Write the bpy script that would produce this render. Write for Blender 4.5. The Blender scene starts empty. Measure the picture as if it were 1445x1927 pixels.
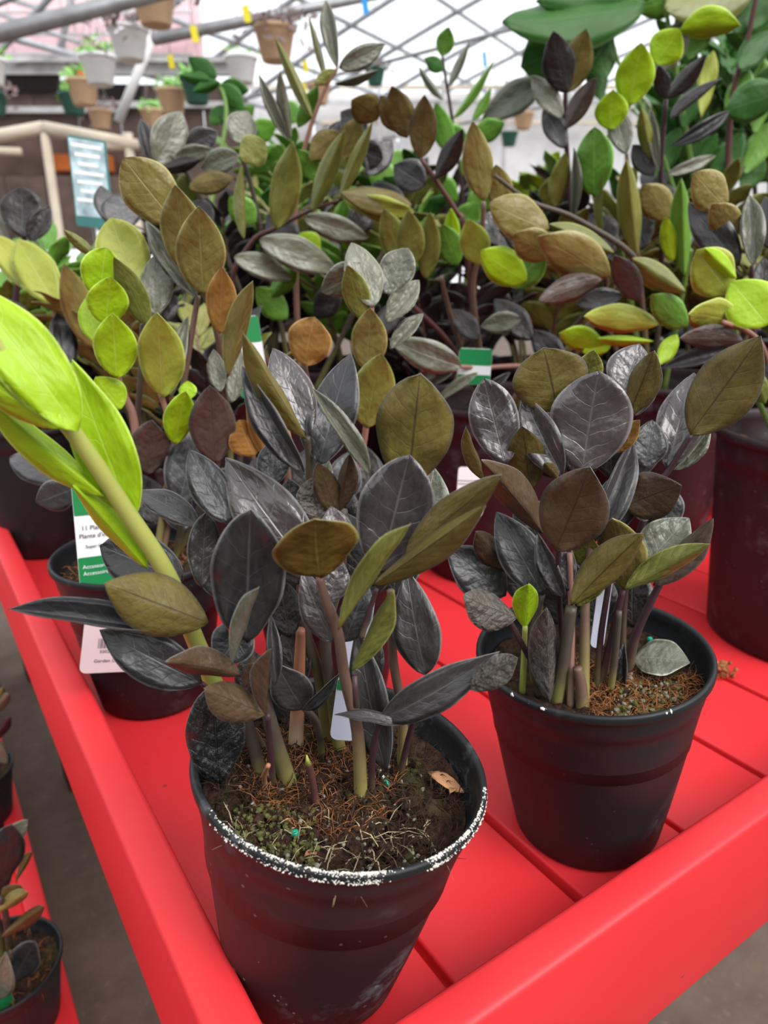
import bpy, math, random
from math import sin, cos, pi, radians, tan
from mathutils import Vector as V, Matrix as M
random.seed(7)
RND = random.Random(11)
SC = bpy.context.scene
COL = SC.collection

# ------------------------------------------------------------------ camera
FPX, PITCH, ROLL, YAW, CZ = 1374.9, .3282, -.0111, .5812, .4186
CF = V((sin(YAW)*cos(PITCH), cos(YAW)*cos(PITCH), -sin(PITCH)))
_r = V((cos(YAW), -sin(YAW), 0)); _u = _r.cross(CF)
CR = _r*cos(ROLL) + _u*sin(ROLL); CU = _u*cos(ROLL) - _r*sin(ROLL)
CP = V((0, 0, CZ)); FH = V((sin(YAW), cos(YAW), 0)); RH = _r
cd = bpy.data.cameras.new('camera'); co = bpy.data.objects.new('camera', cd); COL.objects.link(co)
cd.sensor_fit = 'VERTICAL'; cd.sensor_height = 36; cd.lens = 36*FPX/1927
cd.clip_start = .02; cd.clip_end = 200
co.matrix_world = M(((CR.x, CU.x, -CF.x, 0), (CR.y, CU.y, -CF.y, 0), (CR.z, CU.z, -CF.z, CZ), (0, 0, 0, 1)))
cd.dof.use_dof = True; cd.dof.focus_distance = .43; cd.dof.aperture_fstop = 8.5
SC.camera = co

# ------------------------------------------------------------------ light
w = bpy.data.worlds.new('overcast_sky'); SC.world = w; w.use_nodes = True
bg = w.node_tree.nodes['Background']
bg.inputs[0].default_value = (.93, .965, 1, 1); bg.inputs[1].default_value = 1.3
sd = bpy.data.lights.new('sun', 'SUN'); sd.energy = 2.6; sd.angle = radians(40); sd.color = (1, .98, .95)
so = bpy.data.objects.new('sun', sd); COL.objects.link(so)
so.rotation_euler = (radians(44), radians(16), 0)
SC.view_settings.view_transform = 'Standard'; SC.view_settings.look = 'None'
SC.view_settings.exposure = 0.3; SC.view_settings.gamma = 1; SC.view_settings.use_curve_mapping = False

# ------------------------------------------------------------------ pixel helpers (a pixel and a distance give a place)
def ray(u, v): return CF + CR*((u-722.5)/FPX) - CU*((v-963.5)/FPX)
def at(u, v, D):
    d = ray(u, v); return CP + d*(D/d.dot(FH))
def onz(u, v, z):
    d = ray(u, v); return CP + d*((z-CZ)/d.z)

# ------------------------------------------------------------------ node materials
class N:
    def __init__(s, name):
        s.m = bpy.data.materials.new(name); s.m.use_nodes = True; s.t = s.m.node_tree
        s.b = s.t.nodes['Principled BSDF']
    def n(s, t, **k):
        x = s.t.nodes.new(t)
        for a, v in k.items(): setattr(x, a, v)
        return x
    def l(s, a, b): s.t.links.new(a, b)
    def inp(s, sock, v):
        if hasattr(v, 'is_linked') or isinstance(v, bpy.types.NodeSocket): s.l(v, sock)
        else: sock.default_value = v
    def math(s, op, a, b=0.0, c=None, clamp=False):
        x = s.n('ShaderNodeMath', operation=op, use_clamp=clamp); s.inp(x.inputs[0], a); s.inp(x.inputs[1], b)
        if c is not None: s.inp(x.inputs[2], c)
        return x.outputs[0]
    def mix(s, f, a, b):
        x = s.n('ShaderNodeMix', data_type='RGBA'); s.inp(x.inputs[0], f); s.inp(x.inputs[6], a); s.inp(x.inputs[7], b)
        return x.outputs[2]
    def ramp(s, f, lo, hi):
        x = s.n('ShaderNodeMapRange'); s.inp(x.inputs[0], f); x.inputs[1].default_value = lo; x.inputs[2].default_value = hi
        return x.outputs[0]
    def noise(s, sc, det=3, vec=None, rough=.5):
        x = s.n('ShaderNodeTexNoise'); x.inputs['Scale'].default_value = sc; x.inputs['Detail'].default_value = det
        x.inputs['Roughness'].default_value = rough
        if vec is None: vec = s.n('ShaderNodeTexCoord').outputs['Object']
        s.l(vec, x.inputs['Vector']); return x.outputs['Fac']
    def bump(s, h, st, d=.001):
        x = s.n('ShaderNodeBump'); x.inputs['Strength'].default_value = st; x.inputs['Distance'].default_value = d
        s.l(h, x.inputs['Height']); s.l(x.outputs[0], s.b.inputs['Normal'])
    def set(s, col=None, rough=.5, spec=.5, **k):
        if col is not None: s.inp(s.b.inputs['Base Color'], col)
        s.inp(s.b.inputs['Roughness'], rough); s.b.inputs['Specular IOR Level'].default_value = spec
        for a, v in k.items(): s.inp(s.b.inputs[a.replace('_', ' ')], v)
        return s.m
def rgb(*c): return (c[0], c[1], c[2], 1)
MAT = {}
def plain(name, c, rough=.5, spec=.5, var=.25, sc=30, bump=0, **k):
    n = N(name); f = n.noise(sc, 4)
    a = rgb(*[x*(1-var) for x in c]); b = rgb(*[min(1, x*(1+var)) for x in c])
    col = n.mix(n.ramp(f, .3, .7), a, b)
    if bump: n.bump(f, bump)
    MAT[name] = n.set(col, rough, spec, **k); return MAT[name]

def leafmat(name, c1, c2, vein, rough=.4, spec=.5, veinamt=.5, speck=None, bump=.5, mot=14, trans=0):
    """leaf skin: two tones blended by noise and by leaf, pinnate veins along the leaf's own UV"""
    n = N(name)
    uv = n.n('ShaderNodeTexCoord').outputs['UV']; sp = n.n('ShaderNodeSeparateXYZ'); n.l(uv, sp.inputs[0])
    ob = n.n('ShaderNodeTexCoord').outputs['Object']
    oi = n.n('ShaderNodeObjectInfo').outputs['Random']
    loc = n.n('ShaderNodeVectorMath', operation='ADD'); n.l(ob, loc.inputs[0])
    cx = n.n('ShaderNodeCombineXYZ'); n.l(n.math('MULTIPLY', oi, 50.0), cx.inputs[0]); n.l(cx.outputs[0], loc.inputs[1])
    vec = loc.outputs[0]
    a = n.math('MULTIPLY', n.math('ABSOLUTE', n.math('SUBTRACT', sp.outputs[0], .5)), 2.0)
    wob = n.math('MULTIPLY', n.math('SUBTRACT', n.noise(5, 2, vec), .5), .09)
    ph = n.math('MULTIPLY', n.math('ADD', n.math('SUBTRACT', sp.outputs[1], n.math('MULTIPLY', a, .20)), wob), 7.0)
    fr = n.math('ABSOLUTE', n.math('SUBTRACT', n.math('FRACT', ph), .5))
    side = n.math('SUBTRACT', 1.0, n.ramp(fr, .0, .05), clamp=True)
    side = n.math('MULTIPLY', side, n.math('SUBTRACT', 1.0, n.math('MULTIPLY', a, .75)), clamp=True)
    mid = n.math('SUBTRACT', 1.0, n.ramp(a, .015, .045), clamp=True)
    vm = n.math('MAXIMUM', n.math('MULTIPLY', side, .55), mid)
    big = n.noise(2.2, 3, vec); fine = n.noise(mot, 4, vec, .65)
    t = n.math('ADD', n.math('MULTIPLY', oi, .55), n.math('SUBTRACT', n.math('MULTIPLY', n.math('ADD', big, fine), .9), .62), clamp=True)
    col = n.mix(t, rgb(*c1), rgb(*c2))
    col = n.mix(n.math('MULTIPLY', vm, veinamt), col, rgb(*vein))
    col = n.mix(n.math('MULTIPLY', n.ramp(a, .90, .97), .65), col, rgb(*[min(1, x*1.5+.05) for x in vein]))
    rg = n.math('ADD', n.math('MULTIPLY', fine, .22), rough-.1)
    if speck:
        f = n.noise(34, 3, vec, .7); msk = n.math('MULTIPLY', n.ramp(f, .55, .72), speck, clamp=True)
        col = n.mix(msk, col, rgb(.30, .29, .28)); rg = n.math('ADD', rg, n.math('MULTIPLY', msk, .3))
    quilt = n.math('ABSOLUTE', n.math('SUBTRACT', n.math('FRACT', ph), .5))
    h = n.math('ADD', n.math('ADD', n.math('MULTIPLY', quilt, .28), n.math('MULTIPLY', vm, -.5)), n.math('ADD', n.math('MULTIPLY', fine, .35), n.math('MULTIPLY', n.noise(4.5, 2, vec), 2.2)))
    n.bump(h, bump, .003)
    n.set(col, rg, spec)
    if trans:
        tr = n.n('ShaderNodeBsdfTranslucent'); n.l(col, tr.inputs[0]); mx = n.n('ShaderNodeMixShader'); mx.inputs[0].default_value = trans
        out = n.t.nodes['Material Output']; n.l(n.b.outputs[0], mx.inputs[1]); n.l(tr.outputs[0], mx.inputs[2]); n.l(mx.outputs[0], out.inputs[0])
    MAT[name] = n.m
# type: (upper, lower, edge)
leafmat('leaf_black_upper', (.014, .0145, .0165), (.050, .044, .044), (.16, .155, .155), .36, .6, .30, None, .28)
leafmat('leaf_black_gloss', (.030, .026, .029), (.090, .070, .068), (.20, .18, .18), .22, .9, .32, None, .30)
leafmat('leaf_wet', (.008, .009, .010), (.02, .02, .022), (.05, .05, .05), .2, .8, .3, .25, 1.0, 30)
leafmat('leaf_black_lower', (.060, .030, .015), (.180, .145, .030), (.028, .020, .010), .5, .4, .6, None, .3, 22)
leafmat('leaf_black_dusty', (.035, .033, .033), (.11, .10, .095), (.15, .15, .15), .5, .5, .3, .7, .8)
leafmat('leaf_russet', (.045, .026, .017), (.115, .072, .034), (.030, .018, .012), .45, .45, .6, None, .35, 22)
leafmat('leaf_gold', (.10, .055, .008), (.17, .10, .016), (.22, .17, .04), .45, .4, .5, None, .3)
leafmat('leaf_bronze', (.155, .130, .030), (.275, .215, .065), (.32, .29, .10), .38, .45, .5, None, .4)
leafmat('leaf_orange', (.27, .13, .03), (.36, .185, .045), (.45, .26, .1), .45, .4, .5, None, .3)
leafmat('leaf_olive', (.105, .120, .022), (.235, .225, .045), (.26, .28, .07), .38, .45, .5, None, .4)
leafmat('leaf_yellow', (.25, .29, .03), (.36, .37, .05), (.42, .44, .12), .42, .4, .5, None, .3)
leafmat('leaf_lime', (.27, .45, .004), (.34, .52, .010), (.46, .62, .09), .42, .4, .5, None, .22, 9)
leafmat('leaf_green', (.065, .19, .018), (.15, .32, .035), (.22, .46, .09), .4, .45, .4, None, .3)
leafmat('leaf_deep', (.016, .070, .012), (.045, .14, .020), (.08, .18, .05), .45, .25, .4, None, .3)
leafmat('leaf_silver', (.085, .090, .062), (.20, .20, .14), (.3, .3, .24), .32, .65, .4, None, .45)
leafmat('leaf_purple', (.050, .032, .030), (.105, .070, .052), (.06, .05, .04), .42, .45, .4, None, .4)
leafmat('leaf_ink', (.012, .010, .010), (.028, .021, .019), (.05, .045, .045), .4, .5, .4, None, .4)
leafmat('leaf_mottled', (.045, .032, .026), (.15, .13, .105), (.08, .07, .06), .5, .5, .3, .8, .9)
plain('edge_pale', (.22, .205, .18), .5); plain('edge_dark', (.12, .11, .095), .5); plain('edge_green', (.45, .62, .12), .5); plain('edge_olive', (.28, .25, .10), .5)
LT = {'r': ('leaf_black_upper', 'leaf_russet', 'edge_pale'), 'h': ('leaf_gold', 'leaf_gold', 'edge_olive'), 'x': ('leaf_black_gloss', 'leaf_black_lower', 'edge_pale'), 'q': ('leaf_wet', 'leaf_black_lower', 'edge_pale'), 'k': ('leaf_black_upper', 'leaf_black_lower', 'edge_pale'), 'm': ('leaf_mottled', 'leaf_mottled', 'edge_pale'), 'c': ('leaf_black_dusty', 'leaf_black_lower', 'edge_pale'),
      'b': ('leaf_bronze', 'leaf_bronze', 'edge_olive'), 'o': ('leaf_orange', 'leaf_orange', 'edge_olive'), 'v': ('leaf_silver', 'leaf_olive', 'edge_olive'),
      'w': ('leaf_olive', 'leaf_olive', 'edge_olive'), 'y': ('leaf_yellow', 'leaf_yellow', 'edge_green'), 'l': ('leaf_lime', 'leaf_lime', 'edge_green'),
      'g': ('leaf_green', 'leaf_green', 'edge_green'), 'd': ('leaf_deep', 'leaf_deep', 'leaf_deep'), 's': ('leaf_silver', 'leaf_silver', 'edge_pale'),
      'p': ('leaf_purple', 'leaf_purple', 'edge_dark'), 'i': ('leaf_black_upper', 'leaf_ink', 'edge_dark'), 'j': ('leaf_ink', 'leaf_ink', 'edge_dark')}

def stemmat(name, base, top):
    n = N(name); sp = n.n('ShaderNodeSeparateXYZ'); n.l(n.n('ShaderNodeTexCoord').outputs['UV'], sp.inputs[0])
    f = n.noise(90, 4); t = n.math('ADD', n.ramp(sp.outputs[1], .03, .4), n.math('MULTIPLY', n.math('SUBTRACT', f, .5), .7), clamp=True)
    col = n.mix(t, rgb(*base), rgb(*top)); n.bump(f, .2)
    MAT[name] = n.set(col, .45, .4)
stemmat('stem_purple', (.12, .09, .05), (.06, .026, .034)); stemmat('stem_tan', (.30, .26, .08), (.155, .09, .068))
stemmat('stem_olive', (.25, .22, .07), (.085, .065, .05)); stemmat('stem_lime', (.42, .48, .10), (.40, .42, .10))
stemmat('stem_pink', (.30, .22, .14), (.34, .17, .13)); stemmat('stem_sheath', (.58, .47, .30), (.42, .17, .10)); stemmat('stem_green', (.3, .4, .1), (.14, .24, .05))
stemmat('stem_red', (.2, .09, .06), (.11, .045, .04))

def potmat(name, c, specks, crust=0):
    n = N(name); f = n.noise(55, 4, None, .7); big = n.noise(9, 2)
    mk = n.math('MULTIPLY', n.ramp(f, .50, .74), n.math('MULTIPLY', n.ramp(big, .44, .66), specks), clamp=True)
    col = n.mix(mk, rgb(*c), rgb(.20, .205, .22))
    vo = n.n('ShaderNodeTexVoronoi'); vo.inputs['Scale'].default_value = 130; n.l(n.n('ShaderNodeTexCoord').outputs['Object'], vo.inputs[0])
    dots = n.math('MULTIPLY', n.math('LESS_THAN', vo.outputs['Distance'], .13), n.math('GREATER_THAN', n.noise(40, 2), .56))
    col = n.mix(n.math('MULTIPLY', dots, .5*min(1, specks)), col, rgb(.3, .3, .32))
    n.bump(f, .06); MAT[name] = n.set(col, n.math('ADD', n.math('MULTIPLY', mk, .25), .47), .35)
potmat('pot_black', (.012, .0125, .014), 1.0); potmat('pot_black_clean', (.012, .013, .015), .25); potmat('pot_maroon', (.024, .009, .012), .5)

n = N('soil'); f = n.noise(160, 6, None, .7); g = n.noise(30, 4)
col = n.mix(n.ramp(f, .35, .7), rgb(.012, .008, .006), rgb(.10, .055, .035)); col = n.mix(n.math('MULTIPLY', n.ramp(g, .52, .7), .5), col, rgb(.06, .075, .02))
n.bump(f, 1.0, .004); MAT['soil'] = n.set(col, .95, .1)
plain('coir', (.30, .125, .05), .9, .1, .5, 200); plain('pale_fibre', (.50, .40, .24), .9, .1, .4, 200); plain('dark_fibre', (.05, .03, .02), .95, .1, .5, 200)
plain('moss', (.10, .10, .035), .9, .1, .5, 200); plain('pebble', (.21, .20, .15), .8, .2, .4, 300); plain('crust', (.72, .69, .62), .95, .1, .2, 300)
plain('bead_green', (.0, .36, .22), .35, .5, .1); plain('bead_white', (.55, .66, .62), .4, .5, .1); plain('dry_leaf', (.44, .22, .11), .8, .2, .3, 60)

n = N('red_paint'); f = n.noise(60, 5, None, .6); g = n.noise(3.5, 3); mp = n.n('ShaderNodeMapping'); mp.inputs['Scale'].default_value = (60, 60, 60)
col = n.mix(n.ramp(g, .3, .7), rgb(.70, .026, .034), rgb(.77, .036, .042)); col = n.mix(n.math('MULTIPLY', n.ramp(f, .68, .76), .35), col, rgb(.22, .03, .03)); tc = n.n('ShaderNodeTexCoord').outputs['Object']
vo = n.n('ShaderNodeTexVoronoi'); vo.inputs['Scale'].default_value = 34; n.l(tc, vo.inputs[0]); dk = n.math('MULTIPLY', n.math('LESS_THAN', vo.outputs['Distance'], .055), n.math('GREATER_THAN', n.noise(9, 2), .54))
col = n.mix(n.math('MULTIPLY', dk, .75), col, rgb(.10, .045, .03))
n.bump(n.noise(35, 5), .12, .002); MAT['red_paint'] = n.set(col, .45, .3)
n = N('concrete'); f = n.noise(5, 6, None, .7); g = n.noise(60, 4)
col = n.mix(n.ramp(f, .3, .7), rgb(.11, .08, .064), rgb(.20, .155, .125)); col = n.mix(n.math('MULTIPLY', n.ramp(g, .6, .75), .35), col, rgb(.28, .25, .21))
n.bump(g, .3, .003); MAT['concrete'] = n.set(col, .85, .2)
plain('tan_plastic', (.60, .40, .25), .5, .4, .06); plain('white_plastic', (.80, .80, .80), .4, .4, .04); plain('green_plastic', (.035, .12, .085), .5, .4, .15)
plain('galvanized', (.33, .33, .34), .45, .5, .2, 8, Metallic=.5); plain('truss_paint', (.40, .42, .45), .5, .4, .15, 8)
plain('brown_board', (.115, .078, .066), .8, .2, .3, 4); plain('dark_void', (.02, .016, .015), .9, .1, .2); plain('pink_panel', (.86, .55, .58), .55, .3, .07, 2)
plain('grey_beam', (.48, .47, .47), .6, .3, .2, 5); plain('cream_frame', (.66, .57, .45), .6, .3, .1, 5); plain('orange_fabric', (.62, .17, .04), .7, .2, .15)
n = N('foliage_wall'); f = n.noise(2.5, 6, None, .7); col = n.mix(n.ramp(f, .35, .65), rgb(.02, .03, .012), rgb(.16, .15, .11)); MAT['foliage_wall'] = n.set(col, .8, .2)
plain('hazy_white', (.78, .77, .78), .6, .2, .1, 3); plain('tag_white', (.80, .80, .82), .35, .4, .02); plain('tag_green', (.015, .22, .065), .35, .4, .05); plain('tag_lilac', (.66, .65, .80), .35, .4, .02)
plain('label_pink', (.84, .76, .78), .4, .4, .02); plain('ink', (.06, .06, .07), .5, .3, .02); plain('tag_teal', (.03, .16, .15), .35, .5, .1); plain('tag_print', (.38, .50, .55), .35, .5, .5, 40)
plain('flower_white', (.82, .80, .86), .6, .2, .1); plain('flower_red', (.75, .08, .04), .6, .2, .1); plain('vine', (.22, .16, .15), .8, .2, .3); plain('yellow_card', (.80, .68, .03), .5, .3, .05); plain('blue_clip', (.03, .33, .75), .4, .4, .05)
n = N('film'); tr = n.n('ShaderNodeBsdfTransparent'); tl = n.n('ShaderNodeBsdfTranslucent'); tl.inputs[0].default_value = (.9, .92, .95, 1)
mx = n.n('ShaderNodeMixShader'); mx.inputs[0].default_value = .12; n.l(tr.outputs[0], mx.inputs[1]); n.l(tl.outputs[0], mx.inputs[2]); n.l(mx.outputs[0], n.t.nodes['Material Output'].inputs[0]); MAT['film'] = n.m

# ------------------------------------------------------------------ mesh helpers
def mesh(name, vs, fs, mats, uvs=None, fm=None, smooth=True):
    me = bpy.data.meshes.new(name); me.from_pydata([tuple(v) for v in vs], [], fs)
    for m_ in (mats if isinstance(mats, (list, tuple)) else [mats]): me.materials.append(MAT[m_])
    if uvs:
        ul = me.uv_layers.new(name='uv')
        for lp in me.loops: ul.data[lp.index].uv = uvs[lp.vertex_index]
    if fm: me.polygons.foreach_set('material_index', fm)
    if smooth: me.polygons.foreach_set('use_smooth', [True]*len(me.polygons))
    me.update(); return me
def put(name, me, parent=None, mw=None):
    o = bpy.data.objects.new(name, me); COL.objects.link(o)
    if parent is not None:
        o.parent = parent
        o.matrix_basis = INV(parent) @ (mw or M.Identity(4))
    elif mw is not None: o.matrix_world = mw
    return o
WM = {}
def INV(p): return WM[p.name].inverted()
def reg(o, mw): WM[o.name] = mw; return o
def tag(o, label, cat, group=None, kind=None):
    if label: o['label'] = label
    if cat: o['category'] = cat
    if group: o['group'] = group
    if kind: o['kind'] = kind
    return o
def empty(name, loc, label=None, cat=None, group=None):
    o = bpy.data.objects.new(name, None); COL.objects.link(o); o.location = loc; o.empty_display_size = .02
    reg(o, M.Translation(loc)); return tag(o, label, cat, group)
def part(name, me, parent, mw=None, kind=None, label=None):
    mw = mw or M.Identity(4); o = put(name, me, parent, mw); reg(o, mw)
    if kind: o['kind'] = kind
    if label: o['label'] = label
    return o
def boxdata(sx, sy, sz, bev=0.0):
    """box centred at the origin with chamfered edges"""
    vs = []; fs = []
    if bev <= 0:
        for x in (-1, 1):
            for y in (-1, 1):
                for z in (-1, 1): vs.append((x*sx/2, y*sy/2, z*sz/2))
        return vs, [(0, 1, 3, 2), (4, 6, 7, 5), (0, 4, 5, 1), (2, 3, 7, 6), (0, 2, 6, 4), (1, 5, 7, 3)]
    import bmesh
    bm = bmesh.new(); bmesh.ops.create_cube(bm, size=1)
    for v in bm.verts: v.co = V((v.co.x*sx, v.co.y*sy, v.co.z*sz))
    bmesh.ops.bevel(bm, geom=bm.edges[:], offset=bev, segments=3, affect='EDGES', profile=.5)
    bm.verts.index_update(); vs = [v.co.copy() for v in bm.verts]; fs = [[v.index for v in f.verts] for f in bm.faces]; bm.free(); return vs, fs
def box(name, a, b, mat, parent=None, bev=0.0, kind=None):
    a, b = V(a), V(b); s = b-a; vs, fs = boxdata(abs(s.x), abs(s.y), abs(s.z), bev); c = (a+b)/2
    me = mesh(name, vs, fs, mat, smooth=bev > 0); mw = M.Translation(c)
    if parent is None:
        o = put(name, me, None, mw); reg(o, mw); return tag(o, None, None, None, kind)
    return part(name, me, parent, mw, kind)
def orient(d, up=V((0, 0, 1))):
    z = d.normalized(); x = up.cross(z)
    if x.length < 1e-4: x = V((1, 0, 0)).cross(z)
    x.normalize(); y = z.cross(x); return x, y, z
def tubedata(pts, rads, seg=8, cap=True):
    vs = []; fs = []; uv = []; n = len(pts); x = None
    L = [0]
    for i in range(1, n): L.append(L[-1]+(pts[i]-pts[i-1]).length)
    for i, p in enumerate(pts):
        t = (pts[min(i+1, n-1)]-pts[max(i-1, 0)])
        t = t.normalized() if t.length > 0 else V((0, 0, 1))
        if x is None: x = t.orthogonal().normalized()
        x = (x - t*x.dot(t)).normalized(); y = t.cross(x)
        for k in range(seg):
            a = 2*pi*k/seg; vs.append(p+(x*cos(a)+y*sin(a))*rads[i]); uv.append((k/seg, L[i]/max(L[-1], 1e-6)))
    for i in range(n-1):
        for k in range(seg):
            a = i*seg+k; b = i*seg+(k+1) % seg; fs.append((a, b, b+seg, a+seg))
    if cap: fs.append(tuple(range(seg-1, -1, -1))); fs.append(tuple((n-1)*seg+k for k in range(seg)))
    return vs, fs, uv
def smoothpts(P, R, k=5):
    out = []; ro = []; n = len(P)
    for i in range(n-1):
        p0, p1, p2, p3 = P[max(i-1, 0)], P[i], P[i+1], P[min(i+2, n-1)]
        for j in range(k):
            t = j/k; out.append(.5*((2*p1)+(p2-p0)*t+(2*p0-5*p1+4*p2-p3)*t*t+(3*p1-p0-3*p2+p3)*t**3)); ro.append(R[i]+(R[i+1]-R[i])*t)
    out.append(P[-1]); ro.append(R[-1]); return out, ro
def tube(name, pts, rads, mat, parent=None, seg=8, sm=True):
    pts = [V(p) for p in pts]
    if not isinstance(rads, (list, tuple)): rads = [rads]*len(pts)
    if sm and len(pts) > 2: pts, rads = smoothpts(pts, rads)
    c = pts[0].copy(); vs, fs, uv = tubedata([p-c for p in pts], rads, seg)
    me = mesh(name, vs, fs, mat, uv); mw = M.Translation(c)
    if parent is None: o = put(name, me, None, mw); return reg(o, mw)
    return part(name, me, parent, mw)
def lathe(profile, seg=64):
    vs = []; fs = []; n = len(profile)
    for r, z in profile:
        for k in range(seg): a = 2*pi*k/seg; vs.append((r*cos(a), r*sin(a), z))
    for i in range(n-1):
        for k in range(seg):
            a = i*seg+k; b = i*seg+(k+1) % seg; fs.append((a, b, b+seg, a+seg))
    return vs, fs

# ------------------------------------------------------------------ leaf templates
#        a (peak place) b (fullness) fold bend twist wave tipsharp
SHAPES = [(.95, .66, .16, .12, 0, .016, 1), (.97, .70, .55, .12, .0, .012, 1), (.93, .66, .16, .36, .0, .016, 1), (.97, .66, .20, .08, .5, .026, 1),
          (1.08, .58, .12, -.12, .14, .024, 1), (.55, .62, .10, .16, .0, .02, .7), (.93, .70, .9, .02, .0, .008, 1), (.93, .66, .14, -.30, -.2, .016, 1)]
TPL = {}
def template(typ, var):
    if (typ, var) in TPL: return TPL[(typ, var)]
    a, b, fold, bend, twist, wave, tip = SHAPES[var]; NL, NW = 18, 6; th = .0062
    vs = []; uvs = []; top = []; ph = var*1.7
    for s in (1, -1):
        for i in range(NL+1):
            t = i/NL; pk = .47 if a < 1 else .56
            if t < pk: hw = .5*sin(pi/2*t/pk)**b
            else: hw = .5*max(0, cos(pi/2*(t-pk)/(1-pk)))**(.86 if a < 1 else .72)
            hw = max(hw, .014 if t < .99 else .004)
            if var == 5 and t < .5: hw = max(hw, .5*(1-((t-.28)/.4)**2) if t < .28 else hw)
            bz = -bend*(t-.15)*abs(t-.15)*1.1; tw = twist*(t-.3)
            for j in range(NW+1):
                q = -1+2*j/NW; x = q*hw
                z = fold*(abs(x)-.12*0)*.55 + wave*sin(7*t*2+ph+2*q)*abs(q) + bz
                if i in (0, NL) or j in (0, NW): off = th*.75
                else: off = th
                xx = x*cos(tw)-z*sin(tw)*.0; zz = z + x*sin(tw)
                vs.append((xx, t, zz+s*off)); uvs.append((.5+.5*q, t))
    W = NW+1; K = (NL+1)*W; fs = []; fm = []
    for i in range(NL):
        for j in range(NW):
            p = i*W+j; fs.append((p, p+1, p+W+1, p+W)); fm.append(0)
            fs.append((K+p, K+p+W, K+p+W+1, K+p+1)); fm.append(1)
    for i in range(NL):
        p = i*W; fs.append((p, p+W, K+p+W, K+p)); fm.append(2)
        p = i*W+NW; fs.append((p, K+p, K+p+W, p+W)); fm.append(2)
    for j in range(NW):
        fs.append((j, K+j, K+j+1, j+1)); fm.append(2); p = NL*W+j; fs.append((p, p+1, K+p+1, K+p)); fm.append(2)
    TPL[(typ, var)] = mesh('leaf_blade', vs, fs, list(LT[typ]), uvs, fm); return TPL[(typ, var)]
def leafmatrix(B, T, nrm, width):
    Y = T-B; L = Y.length; Y = Y/L; Z = (nrm - Y*nrm.dot(Y)).normalized(); X = Y.cross(Z)
    return M(((X.x*width, Y.x*L, Z.x*L, B.x), (X.y*width, Y.y*L, Z.y*L, B.y), (X.z*width, Y.z*L, Z.z*L, B.z), (0, 0, 0, 1)))

# ------------------------------------------------------------------ potted plants
def pot_profile(rt, rb, H, wall=.0022):
    lip = rt*.045
    w_ = lambda z: rb*.985+(rt*.962-rb*.985)*z/.955
    return [(0, .004), (rb*.55, .004), (rb*.93, .0), (rb*.985, .004), (w_(.25), H*.25), (w_(.5), H*.5), (w_(.8), H*.80), (w_(.85), H*.85), (w_(.85)+rt*.006, H*.853), (w_(.9)+rt*.003, H*.9), (w_(.95), H*.95), (rt*.965, H*.955), (rt*.995, H*.957), (rt*1.0, H*.972),
            (rt*.998, H*.99), (rt*.985, H), (rt*.962, H*.998), (rt*.945, H*.985), (rt*.94, H*.95), (rt*.93, H*.86), (rt*.905, H*.845), (rt*.895, H*.78), (rt*.86, H*.6), (0, H*.6)]
POTS = {}
def potmesh(rt, rb, H, mat):
    k = (rt, rb, H, mat)
    if k not in POTS:
        vs, fs = lathe(pot_profile(rt, rb, H)); POTS[k] = mesh('pot', vs, fs, mat)
    return POTS[k]
SOILS = {}
def soilmesh(r):
    if r not in SOILS:
        vs = []; fs = []; R = random.Random(3); nr, ns = 14, 40
        vs.append((0, 0, .004))
        for i in range(1, nr+1):
            for k in range(ns):
                q = r*i/nr; a = 2*pi*k/ns; vs.append((q*cos(a), q*sin(a), R.uniform(-.0025, .0035)+.003*sin(3*a+i)-.002))
        for k in range(ns): fs.append((0, 1+k, 1+(k+1) % ns))
        for i in range(nr-1):
            for k in range(ns): a = 1+i*ns+k; b = 1+i*ns+(k+1) % ns; fs.append((a, a+ns, b+ns, b))
        SOILS[r] = mesh('soil', vs, fs, 'soil')
    return SOILS[r]
def tilt(n):
    z = V(n).normalized(); x = V((1, 0, 0)); x = (x-z*x.dot(z)).normalized(); y = z.cross(x)
    return M(((x.x, y.x, z.x, 0), (x.y, y.y, z.y, 0), (x.z, y.z, z.z, 0), (0, 0, 0, 1)))
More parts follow.
